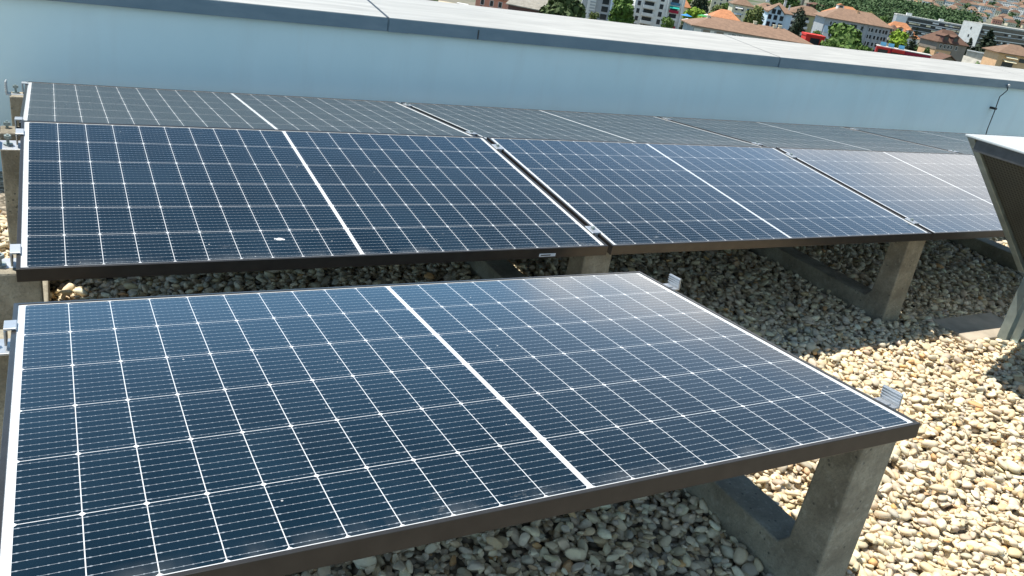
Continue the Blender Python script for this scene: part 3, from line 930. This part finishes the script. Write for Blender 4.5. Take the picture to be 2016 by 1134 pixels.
# ---- the long low roof and the gabled house on it
b = Bldg("long_low_building", "long low building with wide brown hip roof and panelled grey wall just beyond the coping", "building", (1366, 51, 235), (1596, 89, 238), 13, 'grey').hip(2.7, 'tan', oh=.9)
for x in (3.0, 7.0): m = MB(); m.box(x, x + 2.1, -.06, -.003, b.h - 3.2, b.h - .5); b.part("door", m, WM['wood'])
for x in (1.3, 5.2, 9.4): m = MB(); m.box(x - 1.0, x + 1.1, -.05, -.003, b.h - 2.8, b.h - .5); b.part("wall_panel", m, WM['white'])
for x in (12.2, 14.2, 17.0, 18.6, 22.0, 24.0): b.win(x, b.h - 1.1, 1.2, 1.1)
for x, y, z in ((5.2, 6.0, 2.2), (19.5, 6.6, 2.7), (25.4, 6.2, 2.6), (27.3, 6.8, 2.7)): b.chimney(x, y, b.h + z, .8, .8, 'cream')
b = Bldg("bell_roofed_house", "small grey gabled house with flared orange roof rising behind the long brown roof", "house", (1406, 33, 275), (1451, 43, 275), 8, 'white').hip(2.6, 'orange', oh=1.0, ridge=3.4)
for x in (2.0, 3.3, 4.4, 5.4): b.win(x, b.h - 1.5, .55, 1.3)
for x in (.6, 7.0): m = MB(); m.box(x, x + .25, -.12, -.003, b.h - 3.6, b.h); b.part("timber_post", m, WM['brown'])
# ---- houses behind
b = Bldg("cream_apartment_block", "pale cream apartment block far behind the trees at the top edge", "building", (1404, -10, 560), (1452, -2, 560), 12, 'cream').flat('pale').grid((.15, .38, .62, .85), 2.0, 6)
b = Bldg("blue_windowed_house", "beige house with brown hip roof and blue awnings left of the willow-like tree", "house", (1444, 8, 400), (1484, 15, 400), 11, 'cream').hip(3.4, 'brown')
b.grid((.2, .5), 1.8, 4, 2.9); 
for k in range(2): b.awning(1.2, 5.0, b.h - .8 - 2.9 * k, 1.4, WFR)
m = MB(); m.box(7.2, 9.2, -.12, -.003, b.h - 9.5, b.h - 1.0); b.part("glazed_strip", m, WM['glassblue'])
m = MB(); m.box(5.0, 6.8, -1.2, -.003, -1, b.h - 4.2); b.part("stair_tower", m, WM['cream'])
b = Bldg("pink_roofed_house", "cream house with broad pinkish brown roof and white chimney behind the blue-white house", "house", (1482, 21, 410), (1540, 31, 410), 14, 'white').hip(4.2, 'tan').chimney(7.2, 5.2, 0 + 16.5, 1.5, 2.4)
# ---- pale blue house
b = Bldg("pale_blue_house", "pale blue gabled house with dark shuttered windows and brown roof", "house", (1513, 21, 345), (1560, 31, 345), 12, 'bluewhite').hip(3.6, 'tan', oh=.5)
b.gabley(2.9, 'brown', .5, .0, 6.6, -.8, 6, 'bluewhite'); m = MB(); m.box(0, 6.6, -.8, -.003, -1, b.h); b.part("gable_wall", m, WM['bluewhite'])
for x in (2.1, 4.4): o = b.win(x, b.h + .3, 1.6, 1.9, fr=False); o.location.y = -.82
for k in range(3):
    for x, w in ((1.0, .9), (3.4, 1.0), (6.0, 1.0)):
        o = b.win(x, b.h - 2.0 - 2.9 * k, w + .5, 1.9, fr=False); o.location.y = -.82
b.chimney(7.4, 6.0, b.h + 3.2, .9, 1.7).chimney(9.0, 3.4, b.h + 2.0, .5, 1.4)
# ---- yellow house with rounded balconies
b = Bldg("yellow_green_house", "yellow green apartment house with white balconies and long brown roof behind the dark cypress", "house", (1556, 24, 390), (1627, 37, 390), 13, 'yellow').hip(3.6, 'brown', oh=1.0)
for k in range(4):
    for x in (12.4, 15.6): b.win(x, b.h - 2 - 2.9 * k, .9, 1.4)
    b.balcony(.2, 4.2, b.h - 3.4 - 2.9 * k, 1.6).balcony(7.2, 9.6, b.h - 3.4 - 2.9 * k, 1.2, 'white')
m = MB(); m.box(-.1, 4.6, -.10, -.003, -1, b.h - .3); b.part("white_bay", m, WM['white'])
# ---- large grey-blue apartment house
b = Bldg("grey_blue_apartment_house", "large grey blue apartment house with wide brown hip roof behind the big green tree", "building", (1625, 36, 360), (1754, 55, 360), 15, 'grey').hip(4.6, 'tan', oh=1.2)
for k in range(5):
    z = b.h - 1.9 - 2.9 * k
    for x in (.10, .16, .26, .32): b.win(x * b.w, z, .8, 1.5)
    for x in (.58, .69, .735, .80, .855, .91, .955): b.win(x * b.w, z, .9, 1.6, fr=x not in (.58, .955))
    b.balcony(.385 * b.w, .51 * b.w, z - 1.5, 1.7)
m = MB(); m.box(.02 * b.w, .375 * b.w, -.5, -.003, b.h - 6.1, b.h - 3.2); b.part("blue_band", m, WM['bluewhite'])
m = MB(); m.box(.02 * b.w, .375 * b.w, -.7, -.003, -1, b.h - 6.2); b.part("white_bay", m, WM['white'])
for x in (.70, .79, .90, .63): m = MB(); m.box(x * b.w - .9, x * b.w - .6, -.4, -.003, -1, b.h - .2); b.part("pilaster", m, WM['grey'])
for x in (.42, .60): m = MB(); m.box(x * b.w, x * b.w + 2.0, 3.2, 4.6, b.h + 1.7, b.h + 2.6); b.part("roof_light", m, PANE, b.roof)
b.chimney(.52 * b.w, 6.2, b.h + 3.6, .9, 1.2, 'orange')
b = Bldg("wide_orange_roofed_house", "wide orange tiled roof with dormer rising behind the grey blue apartment house", "house", (1634, 28, 470), (1704, 39, 470), 14, 'cream').hip(5.2, 'orange', oh=1).dormer(5.5, 1.6, 16.6, 3.4, 1.6, 4)
b = Bldg("dormered_orange_house", "white house with steep orange roof and dormers left of the long apartment slab", "house", (1738, 66, 440), (1808, 77, 440), 13, 'white').hip(6.6, 'orange', oh=.8)
b.dormer(8.2, -.2, b.h + 1.4, 3.4, 2.6, 6).dormer(14.0, -.2, b.h + 1.2, 3.2, 2.4, 6)
b.grid((.3, .45, .6, .8), 1.8, 3)
b = Bldg("brown_gabled_house", "cream house with balconies and small brown roof at the foot of the orange roofs", "house", (1748, 64, 395), (1774, 69, 395), 8, 'cream').hip(3.6, 'dark', oh=.5)
for k in range(4): b.balcony(.3, 4.6, b.h - 3.0 - 2.9 * k, 1.5, 'cream')
b.dormer(1.2, .4, b.h + .4, 1.8, 1.6, 3, 'dark', 'cream')
# ---- red structures
b = Bldg("red_pavilion", "red framed pavilion with dark opening beside the big green tree", "pavilion", (1588, 69, 300), (1624, 77, 300), 7, 'red').flat('red', .7)
m = MB(); m.box(1.7, 5.2, -.10, -.003, b.h - 5, b.h - .5); b.part("opening", m, PANE)
m = MB(); m.box(6.9, 10.2, 1.0, 5, -1, b.h - 1.6); b.part("side_wing", m, WM['crimson'])
b = Bldg("red_flat_building", "bright red flat roofed building with three blue collectors on its pale roof", "building", (1729, 88, 300), (1832, 113, 296), 6.5, 'crimson').flat('pale', .25)
m = MB(); m.box(-.3, 4.6, -.55, -.003, b.h - .75, b.h - .001); b.part("red_beam", m, WM['red'])
for x in (-.3, 3.9): m = MB(); m.box(x, x + .7, -.55, -.003, -1, b.h - .76); b.part("red_post", m, WM['red'])
m = MB(); m.box(.45, 3.85, -.12, -.003, b.h - 3.5, b.h - .8); b.part("opening", m, PANE)
m = MB(); m.box(5.4, 9.6, -.7, -.003, b.h - 1.1, b.h - .1); b.part("red_canopy", m, WM['red'])
for x, w in ((5.2, 4.6), (11, 2.4)): b.win(x + w / 2, b.h - 1.7, w, 1.0, fr=False)
redroof = b
for k, (x, lab) in enumerate(((1.8, "leftmost of three blue collectors on the red building's roof"), (4.6, "middle one of three blue collectors on the red building's roof"), (8.2, "rightmost of three blue collectors on the red building's roof"))):
    p = b.root.matrix_basis
    from_ = Matrix.Translation(b.root.location) @ b.root.rotation_euler.to_matrix().to_4x4()
    r = tag(empty("roof_collector", from_ @ Vector((x + .2, 2.5, b.h + .26)), b.root.rotation_euler.z), lab, "collector", "blue collectors on the red building")
    m = MB(); m.add([(-1, 0, .15), (1, 0, .15), (1, 1.2, 1.3), (-1, 1.2, 1.3), (-1, 0, .05), (1, 0, .05), (1, 1.2, 1.2), (-1, 1.2, 1.2)], [(0, 1, 2, 3), (7, 6, 5, 4), (0, 4, 5, 1), (1, 5, 6, 2), (2, 6, 7, 3), (3, 7, 4, 0)])
    m.build("collector_face", WM['glassblue'], r)
    m = MB(); m.box(-1.05, -.95, 0, 1.2, 0, .06); m.box(.95, 1.05, 0, 1.2, 0, .06); m.box(-1.0, 1.0, 1.1, 1.2, 0, .06); m.box(-1.0, -.92, 1.1, 1.2, .06, 1.1); m.box(.92, 1, 1.1, 1.2, .06, 1.1); m.build("stand", WFR, r)
# ---- long slabs
b = Bldg("long_apartment_slab", "long dark banded apartment slab with cream balconies below the wooded hill", "building", (1766, 30, 600), (1909, 54, 590), 14, 'grey').flat('pale', .9)
ns = int((b.h - 1) / 2.75)
for k in range(ns):
    z = b.h - 2.2 - 2.75 * k
    m = MB(); m.box(8 if k < 1 else .3, b.w - .3, -.12, -.003, z - .35, z + 1.95); b.part("window_band", m, PANE)
    m = MB()
    x = 9.0 if k < 2 else .5
    m.box(x, b.w - .3, -1.4, -1.3, z - .85, z - .35); b.part("balcony", m, WM['grey' if k % 3 else 'white'])
for q_ in range(22):
    k = random.randrange(ns); x = random.uniform(9, b.w - 6); z = b.h - 2.2 - 2.75 * k
    m = MB(); m.box(x, x + random.uniform(2.5, 4.5), -1.6, -1.45, z + .5, z + 1.5); b.part("sun_blind", m, CREAMF if random.random() < .6 else WM['white'])
m = MB(); m.box(-.1, 7.4, -.8, -.003, b.h - 5.2, b.h - .2); b.part("white_bay", m, WM['white'])
m = MB(); m.box(7, 10.5, 4, 8, b.h + .9, b.h + 2.6); m.box(30, 33, 4, 8, b.h + .9, b.h + 2.4); b.part("roof_house", m, WM['white'])
b = Bldg("white_ended_slab", "apartment slab with plain white end wall and dark banded balconies at the right edge", "building", (1934, 50, 545), (2052, 67, 600), 13, 'grey').flat('pale', .9)
m = MB(); m.box(-.25, -.003, -.1, b.d + .1, -2, b.h + .4); ew = b.part("end_wall", m, WM['white'])
for k in range(4): b.win(6.5, b.h - 3 - 5.0 * k, .9, 1.6, face='l', fr=False).location.x = -.27
ns = int((b.h - 1) / 2.75)
for k in range(ns):
    z = b.h - 2.2 - 2.75 * k
    m = MB(); m.box(.6, b.w - .3, -.12, -.003, z - .35, z + 1.95); b.part("window_band", m, PANE)
    m = MB(); m.box(.6, b.w - .3, -1.4, -1.3, z - .85, z - .35); b.part("balcony", m, WM['grey' if k % 2 else 'white'])
for q_ in range(20):
    k = random.randrange(ns); x = random.uniform(1, b.w - 6); z = b.h - 2.2 - 2.75 * k
    m = MB(); m.box(x, x + random.uniform(2.5, 4.5), -1.6, -1.45, z + .2, z + 1.3); b.part("sun_blind", m, WM['white'])
# ---- right: brown roofed houses
b = Bldg("dormered_brown_house", "orange walled house with weathered upper storey and steep brown dormered roof", "house", (1847, 82, 345), (1902, 92, 350), 10, 'orange').hip(4.9, 'dark', oh=.9)
m = MB(); m.box(-.2, b.w + .2, -.25, b.d + .1, b.h - 3.0, b.h - .01); b.part("timber_storey", m, WM['wood'])
for x in (1.8, 4.0, 5.9, 7.6, 10.4): b.win(x, b.h - 1.4, .9, 1.4).location.y = -.27
for x in (1.9, 4.9): b.win(x, b.h - 5.2, 1.2, 1.9)
b.win(6.9, b.h - 5.4, 1.8, 1.8, fr=False)
m = MB(); m.box(8.6, b.w + .1, -.3, -.003, -1, b.h - 3.02); b.part("timber_wing", m, WM['wood'])
b.dormer(3.0, -.6, b.h + .9, 2.9, 1.9, 5, 'dark', 'brown').dormer(8.2, -.6, b.h + .9, 2.9, 1.9, 5, 'dark', 'brown')
b = Bldg("gabled_outbuilding", "low dark brown gabled outbuilding in front of the orange walled house", "outbuilding", (1848, 119, 300), (1884, 125, 300), 9, 'wood').gabley(2.1, 'dark', 1.4, wm='wood')
# retaining wall and terrace
b = Bldg("retaining_wall", "stained grey concrete retaining wall below the dark conifer", "wall", (1904, 100, 420), (1972, 112, 412), 5, 'conc')
m = MB(); m.box(-.1, b.w + .1, -.3, .5, b.h + .003, b.h + .5); b.part("capping", m, WM['white']); 
for k in range(9): m = MB(); x = 9.5 + k * .9; m.box(x, x + .4, -.2, -.003, b.h - 1.6, b.h - .5); b.part("opening", m, PANE)
m = MB(); m.add([(-1, -6, -2), (b.w * .55, -6, -2), (b.w * .55, -.01, -2), (-1, -.01, -2), (-1, -6, b.h - 7), (b.w * .55, -6, b.h - 7), (b.w * .55, -.01, b.h - 3.5), (-1, -.01, b.h - 2.5)],
                [(3, 2, 1, 0), (4, 5, 6, 7), (0, 1, 5, 4), (1, 2, 6, 5), (2, 3, 7, 6), (3, 0, 4, 7)]); b.part("ramp", m, WM['conc'])
b = Bldg("orange_house", "orange rendered house with awnings and brown roof at the right edge", "house", (1968, 104, 300), (2045, 117, 300), 11, 'orange').hip(3.2, 'brown', oh=1.1)
b.awning(2.4, 6.6, b.h - .5, 1.6).awning(2.0, 6.4, b.h - 1.9, 2.2)
b.win(4.2, b.h - 3.6, 4.0, 1.5, fr=False); b.balcony(2.0, 6.4, b.h - 5.6, 1.6, 'white', dark=False); b.win(9.2, b.h - 1.5, 2.6, 1.4, fr=False)
# ---- tower, sheds and distant buildings at the top edge
b = Bldg("concrete_tower", "square concrete tower shaft behind the brown roofs, cut off by the top edge", "tower", (1577.5, -30, 560), (1588, -28, 560), 3.6, 'cream')
m = MB(); m.box(3.0, 5.4, .4, 3.0, -1, b.h - .5); b.part("dark_side", m, WM['wood'])
b = Bldg("dark_shed", "long dark shed roof in the sandy yard beyond the houses", "shed", (1594, 8, 640), (1622, 13, 640), 9, 'brown').hip(1.6, 'dark')
b = Bldg("pale_shed", "pale yellow flat roofed shed in the sandy yard", "shed", (1619, 28, 520), (1636, 31, 520), 10, 'cream').flat('beige')
fargrp = "big pale buildings beyond the wooded hill"
for L, R, dp, wm, rf, lab in (((1738, 2, 1300), (1778, 8, 1300), 30, 'white', 'pale', "long white hall beyond the wooded hill, at the top edge"),
                              ((1812, 3, 1350), (1842, 7, 1350), 25, 'orange', 'orange', "low orange hall beyond the wooded hill, at the top edge"),
                              ((1856, 0, 1420), (1880, 4, 1420), 25, 'glassblue', 'pale', "bright blue hall beyond the wooded hill, at the top edge"),
                              ((1900, 9, 1500), (1942, 19, 1480), 20, 'brown', 'grey', "long dark block at the foot of the far hillside town")):
    bb = Bldg("distant_hall", lab, "building", L, R, dp, wm, fargrp); bb.flat(rf)

# ------------------------------------------------------------------ parasols in the garden


def parasol(px, py, d, mat, label):
    p = at(px, py, d); g = terrain_h(p[0], p[1])
    h = 2.8; r = tag(empty("parasol", (p[0], p[1], p[2] - h)), label, "parasol", "garden parasols")
    m = MB(); n = 10; R = 2.2
    m.add([(R * math.cos(6.283 * k / n), R * math.sin(6.283 * k / n), h - .7) for k in range(n)] + [(0, 0, h), (0, 0, h - .1)], [(k, (k + 1) % n, n) for k in range(n)] + [((k + 1) % n, k, n + 1) for k in range(n)])
    m.build("canopy", mat, r); m = MB(); m.tube([(0, 0, -8), (0, 0, h - .15)], .05, 6); m.build("pole", WFR, r)


parasol(1352, 27, 300, BLUEF, "blue parasol in the garden right of the white apartments")
parasol(1354, 36, 298, WFR, "white parasol below the blue one, right of the white apartments")
parasol(1384, 28, 330, GREENF, "green parasol among lime green bushes")
parasol(1396, 27, 335, WFR, "white parasol right of the green one among the bushes")
parasol(1608, 20, 520, TEAL, "teal parasol in the sandy yard beyond the houses")

# ------------------------------------------------------------------ trees


def mat_leaf(name, col, var=.55):
    m, nt, bs = new_mat(name)
    c = coords(nt); n = noise(nt, c, .55, 5, .7); n2 = noise(nt, c, 3.0, 2)
    cc = mixc(nt, ramp(nt, n, .32, .68), tuple(x * (1 - var) for x in col), tuple(x * (1 + var * .8) for x in col))
    cc = mixc(nt, ramp(nt, n2, .5, .75, 0, .35), cc, (col[0] * 2.0, col[1] * 1.5, col[2] * 1.0))
    put(nt, bs, 'Base Color', cc); put(nt, bs, 'Roughness', .7); put(nt, bs, 'Specular IOR Level', .25); return m


LM = {'green': mat_leaf("green_leaves", (.085, .150, .030)), 'mid': mat_leaf("mid_green_leaves", (.070, .125, .032)), 'lime': mat_leaf("lime_leaves", (.20, .31, .03), .35),
      'dark': mat_leaf("dark_needles", (.030, .045, .024)), 'olive': mat_leaf("olive_leaves", (.12, .15, .045)), 'conifer': mat_leaf("conifer_needles", (.060, .090, .030)),
      'forest': mat_leaf("forest_leaves", (.055, .10, .036))}
BARK = simple("bark", (.10, .08, .06), .9, 0, .3, 3)


def leaf_mesh(name, centers, radii, nleaf, size, mat, squash=.85, r=None):
    """leaf-clump faces spread over and through a set of lumps"""
    r = r or rng; V = []; Fq = []; o = 0
    tot = sum(x ** 2 for x in radii)
    for c, rad in zip(centers, radii):
        n = max(6, int(nleaf * rad ** 2 / tot))
        d = r.normal(size=(n, 3)); d /= np.linalg.norm(d, axis=1)[:, None]
        p = np.array(c) + d * (rad * r.uniform(.55, 1.05, (n, 1))) * np.array([1, 1, squash])
        nrm = d + r.normal(0, .55, (n, 3)); nrm /= np.linalg.norm(nrm, axis=1)[:, None]
        t = np.cross(nrm, r.normal(size=(n, 3))); t /= np.linalg.norm(t, axis=1)[:, None]; b_ = np.cross(nrm, t)
        s = size * r.uniform(.6, 1.3, (n, 1))
        quad = np.stack([p - t * s, p + b_ * s * .7, p + t * s, p - b_ * s * .7], 1).reshape(-1, 3)
        V.append(quad); Fq.append(np.arange(n * 4).reshape(-1, 4) + o); o += n * 4
    V = np.concatenate(V); Fq = np.concatenate(Fq)
    me = bpy.data.meshes.new(name); me.from_pydata(V.tolist(), [], Fq.tolist()); me.materials.append(mat); me.update(); return me


def tree(kind, name, label, px, ptop, pbot, pw, d, leaf, n=1100):
    """crown between two heights seen at px, of the width pw (photo pixels) at this depth"""
    T = at(px, ptop, d); k = d / F_PX
    hgt = (pbot - ptop) * k * 1.0; rad = pw * k / 2
    lean = (pbot - ptop) * .30
    zt = T[2]; zb = zt - hgt
    g = min(terrain_h(T[0], T[1]), zb - .5)
    x, y = T[0], T[1]
    r = tag(empty(name, (x, y, g)), label, "tree")
    th = zt - g
    cs, rs = [], []
    if kind == 'round':
        nl = 16
        for i in range(nl):
            a = rng.uniform(0, 6.28); q = rng.uniform(0, .62); zz = rng.uniform(.22, .80)
            cs.append((math.cos(a) * rad * q, math.sin(a) * rad * q, zb - g + hgt * zz)); rs.append(rad * rng.uniform(.30, .5))
        sq = min(1.2, hgt / (2 * rad) + .1)
    elif kind == 'column':
        for i in range(12):
            zz = .06 + .86 * i / 11; q = math.sin(math.pi * (.12 + .80 * zz)) * .55
            a = rng.uniform(0, 6.28)
            cs.append((math.cos(a) * rad * q * .5, math.sin(a) * rad * q * .5, zb - g + hgt * zz)); rs.append(rad * (.25 + q * .8))
        sq = 1.2
    else:                                       # conifer: whorls of drooping boughs
        for i in range(14):
            zz = i / 14; rr = rad * (1 - zz) ** .8
            for j in range(7 if i < 9 else 4):
                a = rng.uniform(0, 6.28)
                for q in (.35, .75):
                    cs.append((math.cos(a) * rr * q, math.sin(a) * rr * q, zb - g + hgt * zz - rr * q * .12)); rs.append(max(.4, rr * .34))
        cs.append((0, 0, zb - g + hgt * .96)); rs.append(rad * .12)
        sq = .85
    sz = max(.28, rad * .12)
    link("crown", leaf_mesh("crown", cs, rs, int(n * 1.6), sz, LM[leaf], sq), r)
    m = MB(); m.tube([(0, 0, -1), (0, 0, th * .35), (rad * .05, 0, th * .85)], [.035 * th ** .9 + .08, .025 * th ** .9 + .05, .04], 7)
    for a in (.4, 2.5, 4.4): m.tube([(0, 0, zb - g + hgt * .1), (math.cos(a) * rad * .3, math.sin(a) * rad * .3, zb - g + hgt * .35), (math.cos(a) * rad * .6, math.sin(a) * rad * .6, zb - g + hgt * .55)], [.12, .08, .03], 5)
    m.build("trunk", BARK, r)
    return r


tree('conifer', "conifer_tree", "large spreading conifer in front of the white annex, near the top middle", 1122, -44, 60, 124, 226, 'conifer', 4200)
tree('round', "shrub", "low yellowish shrub right of the large spreading conifer", 1172, 22, 50, 26, 236, 'olive', 500)
tree('round', "broadleaf_tree", "tall rich green broadleaf tree left of the white balcony apartments", 1231, -26, 66, 64, 258, 'green', 3000)
tree('round', "small_tree", "small green tree in front of the right corner of the balcony apartments", 1316, 30, 72, 32, 285, 'green', 900)
tree('round', "shrub", "dark shrub at the coping right of the balcony apartments", 1350, 49, 68, 26, 262, 'dark', 500)
tree('round', "garden_tree", "dark green garden tree below the parasols", 1352, 34, 56, 22, 300, 'mid', 500)
tree('conifer', "conifer_tree", "dark fir with broad crown behind the lime green bushes", 1388, -30, 34, 46, 410, 'dark', 1200)
tree('round', "lime_tree", "bright lime green tree right of the orange roof corner", 1355, -14, 18, 26, 415, 'lime', 700)
tree('round', "lime_bush", "wide lime green bush around the green and white parasols", 1372, 16, 48, 58, 350, 'lime', 1300)
tree('round', "lime_bush", "lime green bush left of the bell roofed house", 1386, 32, 52, 44, 318, 'lime', 900)
tree('round', "garden_tree", "mid green tree in front of the cream apartment block", 1414, 10, 38, 38, 360, 'olive', 900)
tree('round', "willow_tree", "bushy olive green tree between the beige house and the pale blue house", 1491, 13, 62, 50, 325, 'olive', 1600)
tree('column', "cypress_tree", "tall dark cypress in front of the yellow green house", 1579, 18, 84, 34, 325, 'dark', 1500)
tree('round', "maple_tree", "big round green tree in front of the grey blue apartment house", 1670, 53, 116, 104, 285, 'green', 3600)
tree('round', "maple_tree", "low green tree crown at the coping right of the big round tree", 1702, 86, 112, 44, 282, 'green', 1000)
tree('round', "maple_tree", "low green tree crown at the coping left of the big round tree", 1630, 88, 112, 30, 288, 'green', 900)
tree('round', "lime_tree", "bright lime green tree behind the blue collectors", 1779, 57, 104, 42, 335, 'lime', 1500)
tree('conifer', "spruce_tree", "dark spruce between the lime green tree and the long slab", 1807, 52, 122, 32, 338, 'dark', 1300)
tree('round', "shrub", "dark round bush right of the red flat building", 1830, 90, 118, 24, 330, 'mid', 700)
tree('conifer', "spruce_tree", "wide dark conifer in front of the white ended slab", 1954, 58, 112, 56, 440, 'dark', 1500)
tree('conifer', "spruce_tree", "small dark conifer at the foot of the white end wall", 1913, 74, 104, 26, 445, 'dark', 700)
tree('round', "shrub", "green bush left of the orange house at the right edge", 1960, 110, 136, 24, 318, 'mid', 700)
tree('round', "hedge_tree", "green treetops at the top edge left of the flat beige roof", 836, -12, 12, 66, 255, 'mid', 1000)
tree('round', "broadleaf_tree", "mid green treetop at the top edge left of the concrete tower", 1560, -14, 18, 44, 560, 'mid', 1000)
tree('round', "broadleaf_tree", "mid green treetop at the top edge, above the pink brown roof", 1528, -16, 14, 36, 575, 'mid', 800)


tree('round', "birch_tree", "pale green birch crown between the orange roofs and the wooded hill", 1712, 22, 50, 30, 500, 'olive', 800)
tree('round', "birch_tree", "pale green birch crown left of the long apartment slab's cream end", 1738, 30, 56, 26, 510, 'green', 800)
tree('round', "broadleaf_tree", "green tree in the gap between yellow green house and grey blue apartments", 1612, 60, 88, 26, 310, 'green', 700)
tree('round', "broadleaf_tree", "mid green trees between the cream block and the beige house", 1430, 4, 30, 26, 430, 'green', 700)


def wood(name, label, spots, rmin, rmax, leafn, size, mat):
    cs, rs = [], []
    for x, y in spots:
        g = terrain_h(x, y); R = rng.uniform(rmin, rmax)
        for k in range(4):
            cs.append((x + rng.normal(0, R * .5), y + rng.normal(0, R * .5), g + R * rng.uniform(.5, 1.25))); rs.append(R * rng.uniform(.45, .75))
    me = leaf_mesh(name, cs, rs, leafn, size, LM[mat], .95)
    tag(link(name, me), label, kind='stuff')


def sector(n, r0, r1, a0, a1):
    out = []
    for _ in range(n):
        a = R_(rng.uniform(a0, a1)); r = math.sqrt(rng.uniform(r0 ** 2, r1 ** 2)); out.append((r * math.sin(a), r * math.cos(a)))
    return out


wood("wooded_hill", "dense green wood on the low hill behind the apartment slabs", sector(520, 760, 1080, 47.2, 56.2) + sector(120, 700, 800, 47.5, 51), 5, 8.5, 52000, 1.25, 'forest')
wood("town_greenery", "scattered green treetops between the houses of the town", [p for p in sector(150, 330, 620, 36, 60) if math.hypot(*p) > 470 or random.random() < .25], 2.5, 4.5, 14000, .7, 'mid')
wood("hillside_trees", "trees scattered between the houses of the far hillside", sector(230, 1400, 3400, 51.5, 61), 4, 7, 22000, 1.8, 'forest')

# ------------------------------------------------------------------ far hillside town
far = []
vwalls = ['white', 'cream', 'pink', 'grey']; vroofs = ['tan', 'orange', 'brown', 'pale']
for i, (wm, rf, lab) in enumerate((('white', 'tan', "white house with tan roof on the far hillside"), ('cream', 'dark', "cream house with dark brown roof on the far hillside"),
                                   ('pink', 'brown', "pinkish house with brown roof on the far hillside"), ('white', 'pale', "white flat roofed block on the far hillside"), ('grey', 'brown', "grey house with brown roof on the far hillside"))):
    m = MB(); w, dp, h = ((13, 10, 7.5), (12, 10, 7), (11, 9, 7.5), (20, 11, 11), (12, 10, 8))[i]
    m.box(-w / 2, w / 2, -dp / 2, dp / 2, -4, h, 0)
    if rf == 'pale': m.box(-w / 2 - .3, w / 2 + .3, -dp / 2 - .3, dp / 2 + .3, h + .01, h + .6, 1)
    else:
        m.add([(-w / 2 - .7, -dp / 2 - .7, h), (w / 2 + .7, -dp / 2 - .7, h), (w / 2 + .7, dp / 2 + .7, h), (-w / 2 - .7, dp / 2 + .7, h), (-w / 4, 0, h + 3.6), (w / 4, 0, h + 3.6)],
              [(3, 2, 1, 0), (0, 1, 5, 4), (1, 2, 5), (2, 3, 4, 5), (3, 0, 4)], 1)
    for zz in np.arange(1.0, h - 1.5, 2.8):
        for xx in np.arange(-w / 2 + 1.6, w / 2 - 1, 2.6): m.box(xx, xx + 1.1, -dp / 2 - .06, -dp / 2 + .02, zz, zz + 1.4, 2)
    far.append((m.mesh("hillside_house", [WM[wm], RM[rf], PANE]), lab))
sp = []
for p in sector(3600, 1380, 2900, 53.2, 60.0):
    if all((p[0] - q[0]) ** 2 + (p[1] - q[1]) ** 2 > 21 ** 2 for q in sp): sp.append(p)
    if len(sp) >= 290: break
for x, y in sp:
    me, lab = far[int(rng.choice(5, p=[.3, .26, .16, .12, .16]))]
    o = link("hillside_house", me); o.location = (x, y, terrain_h(x, y)); o.rotation_euler = (0, 0, -math.atan2(x, y) + rng.uniform(-.6, .6))
    o.scale = (1, 1, 1) if rng.random() < .5 else (1.15, 1.1, 1.1)
    tag(o, lab, "house", "houses on the far hillside: " + lab.split(" on ")[0])
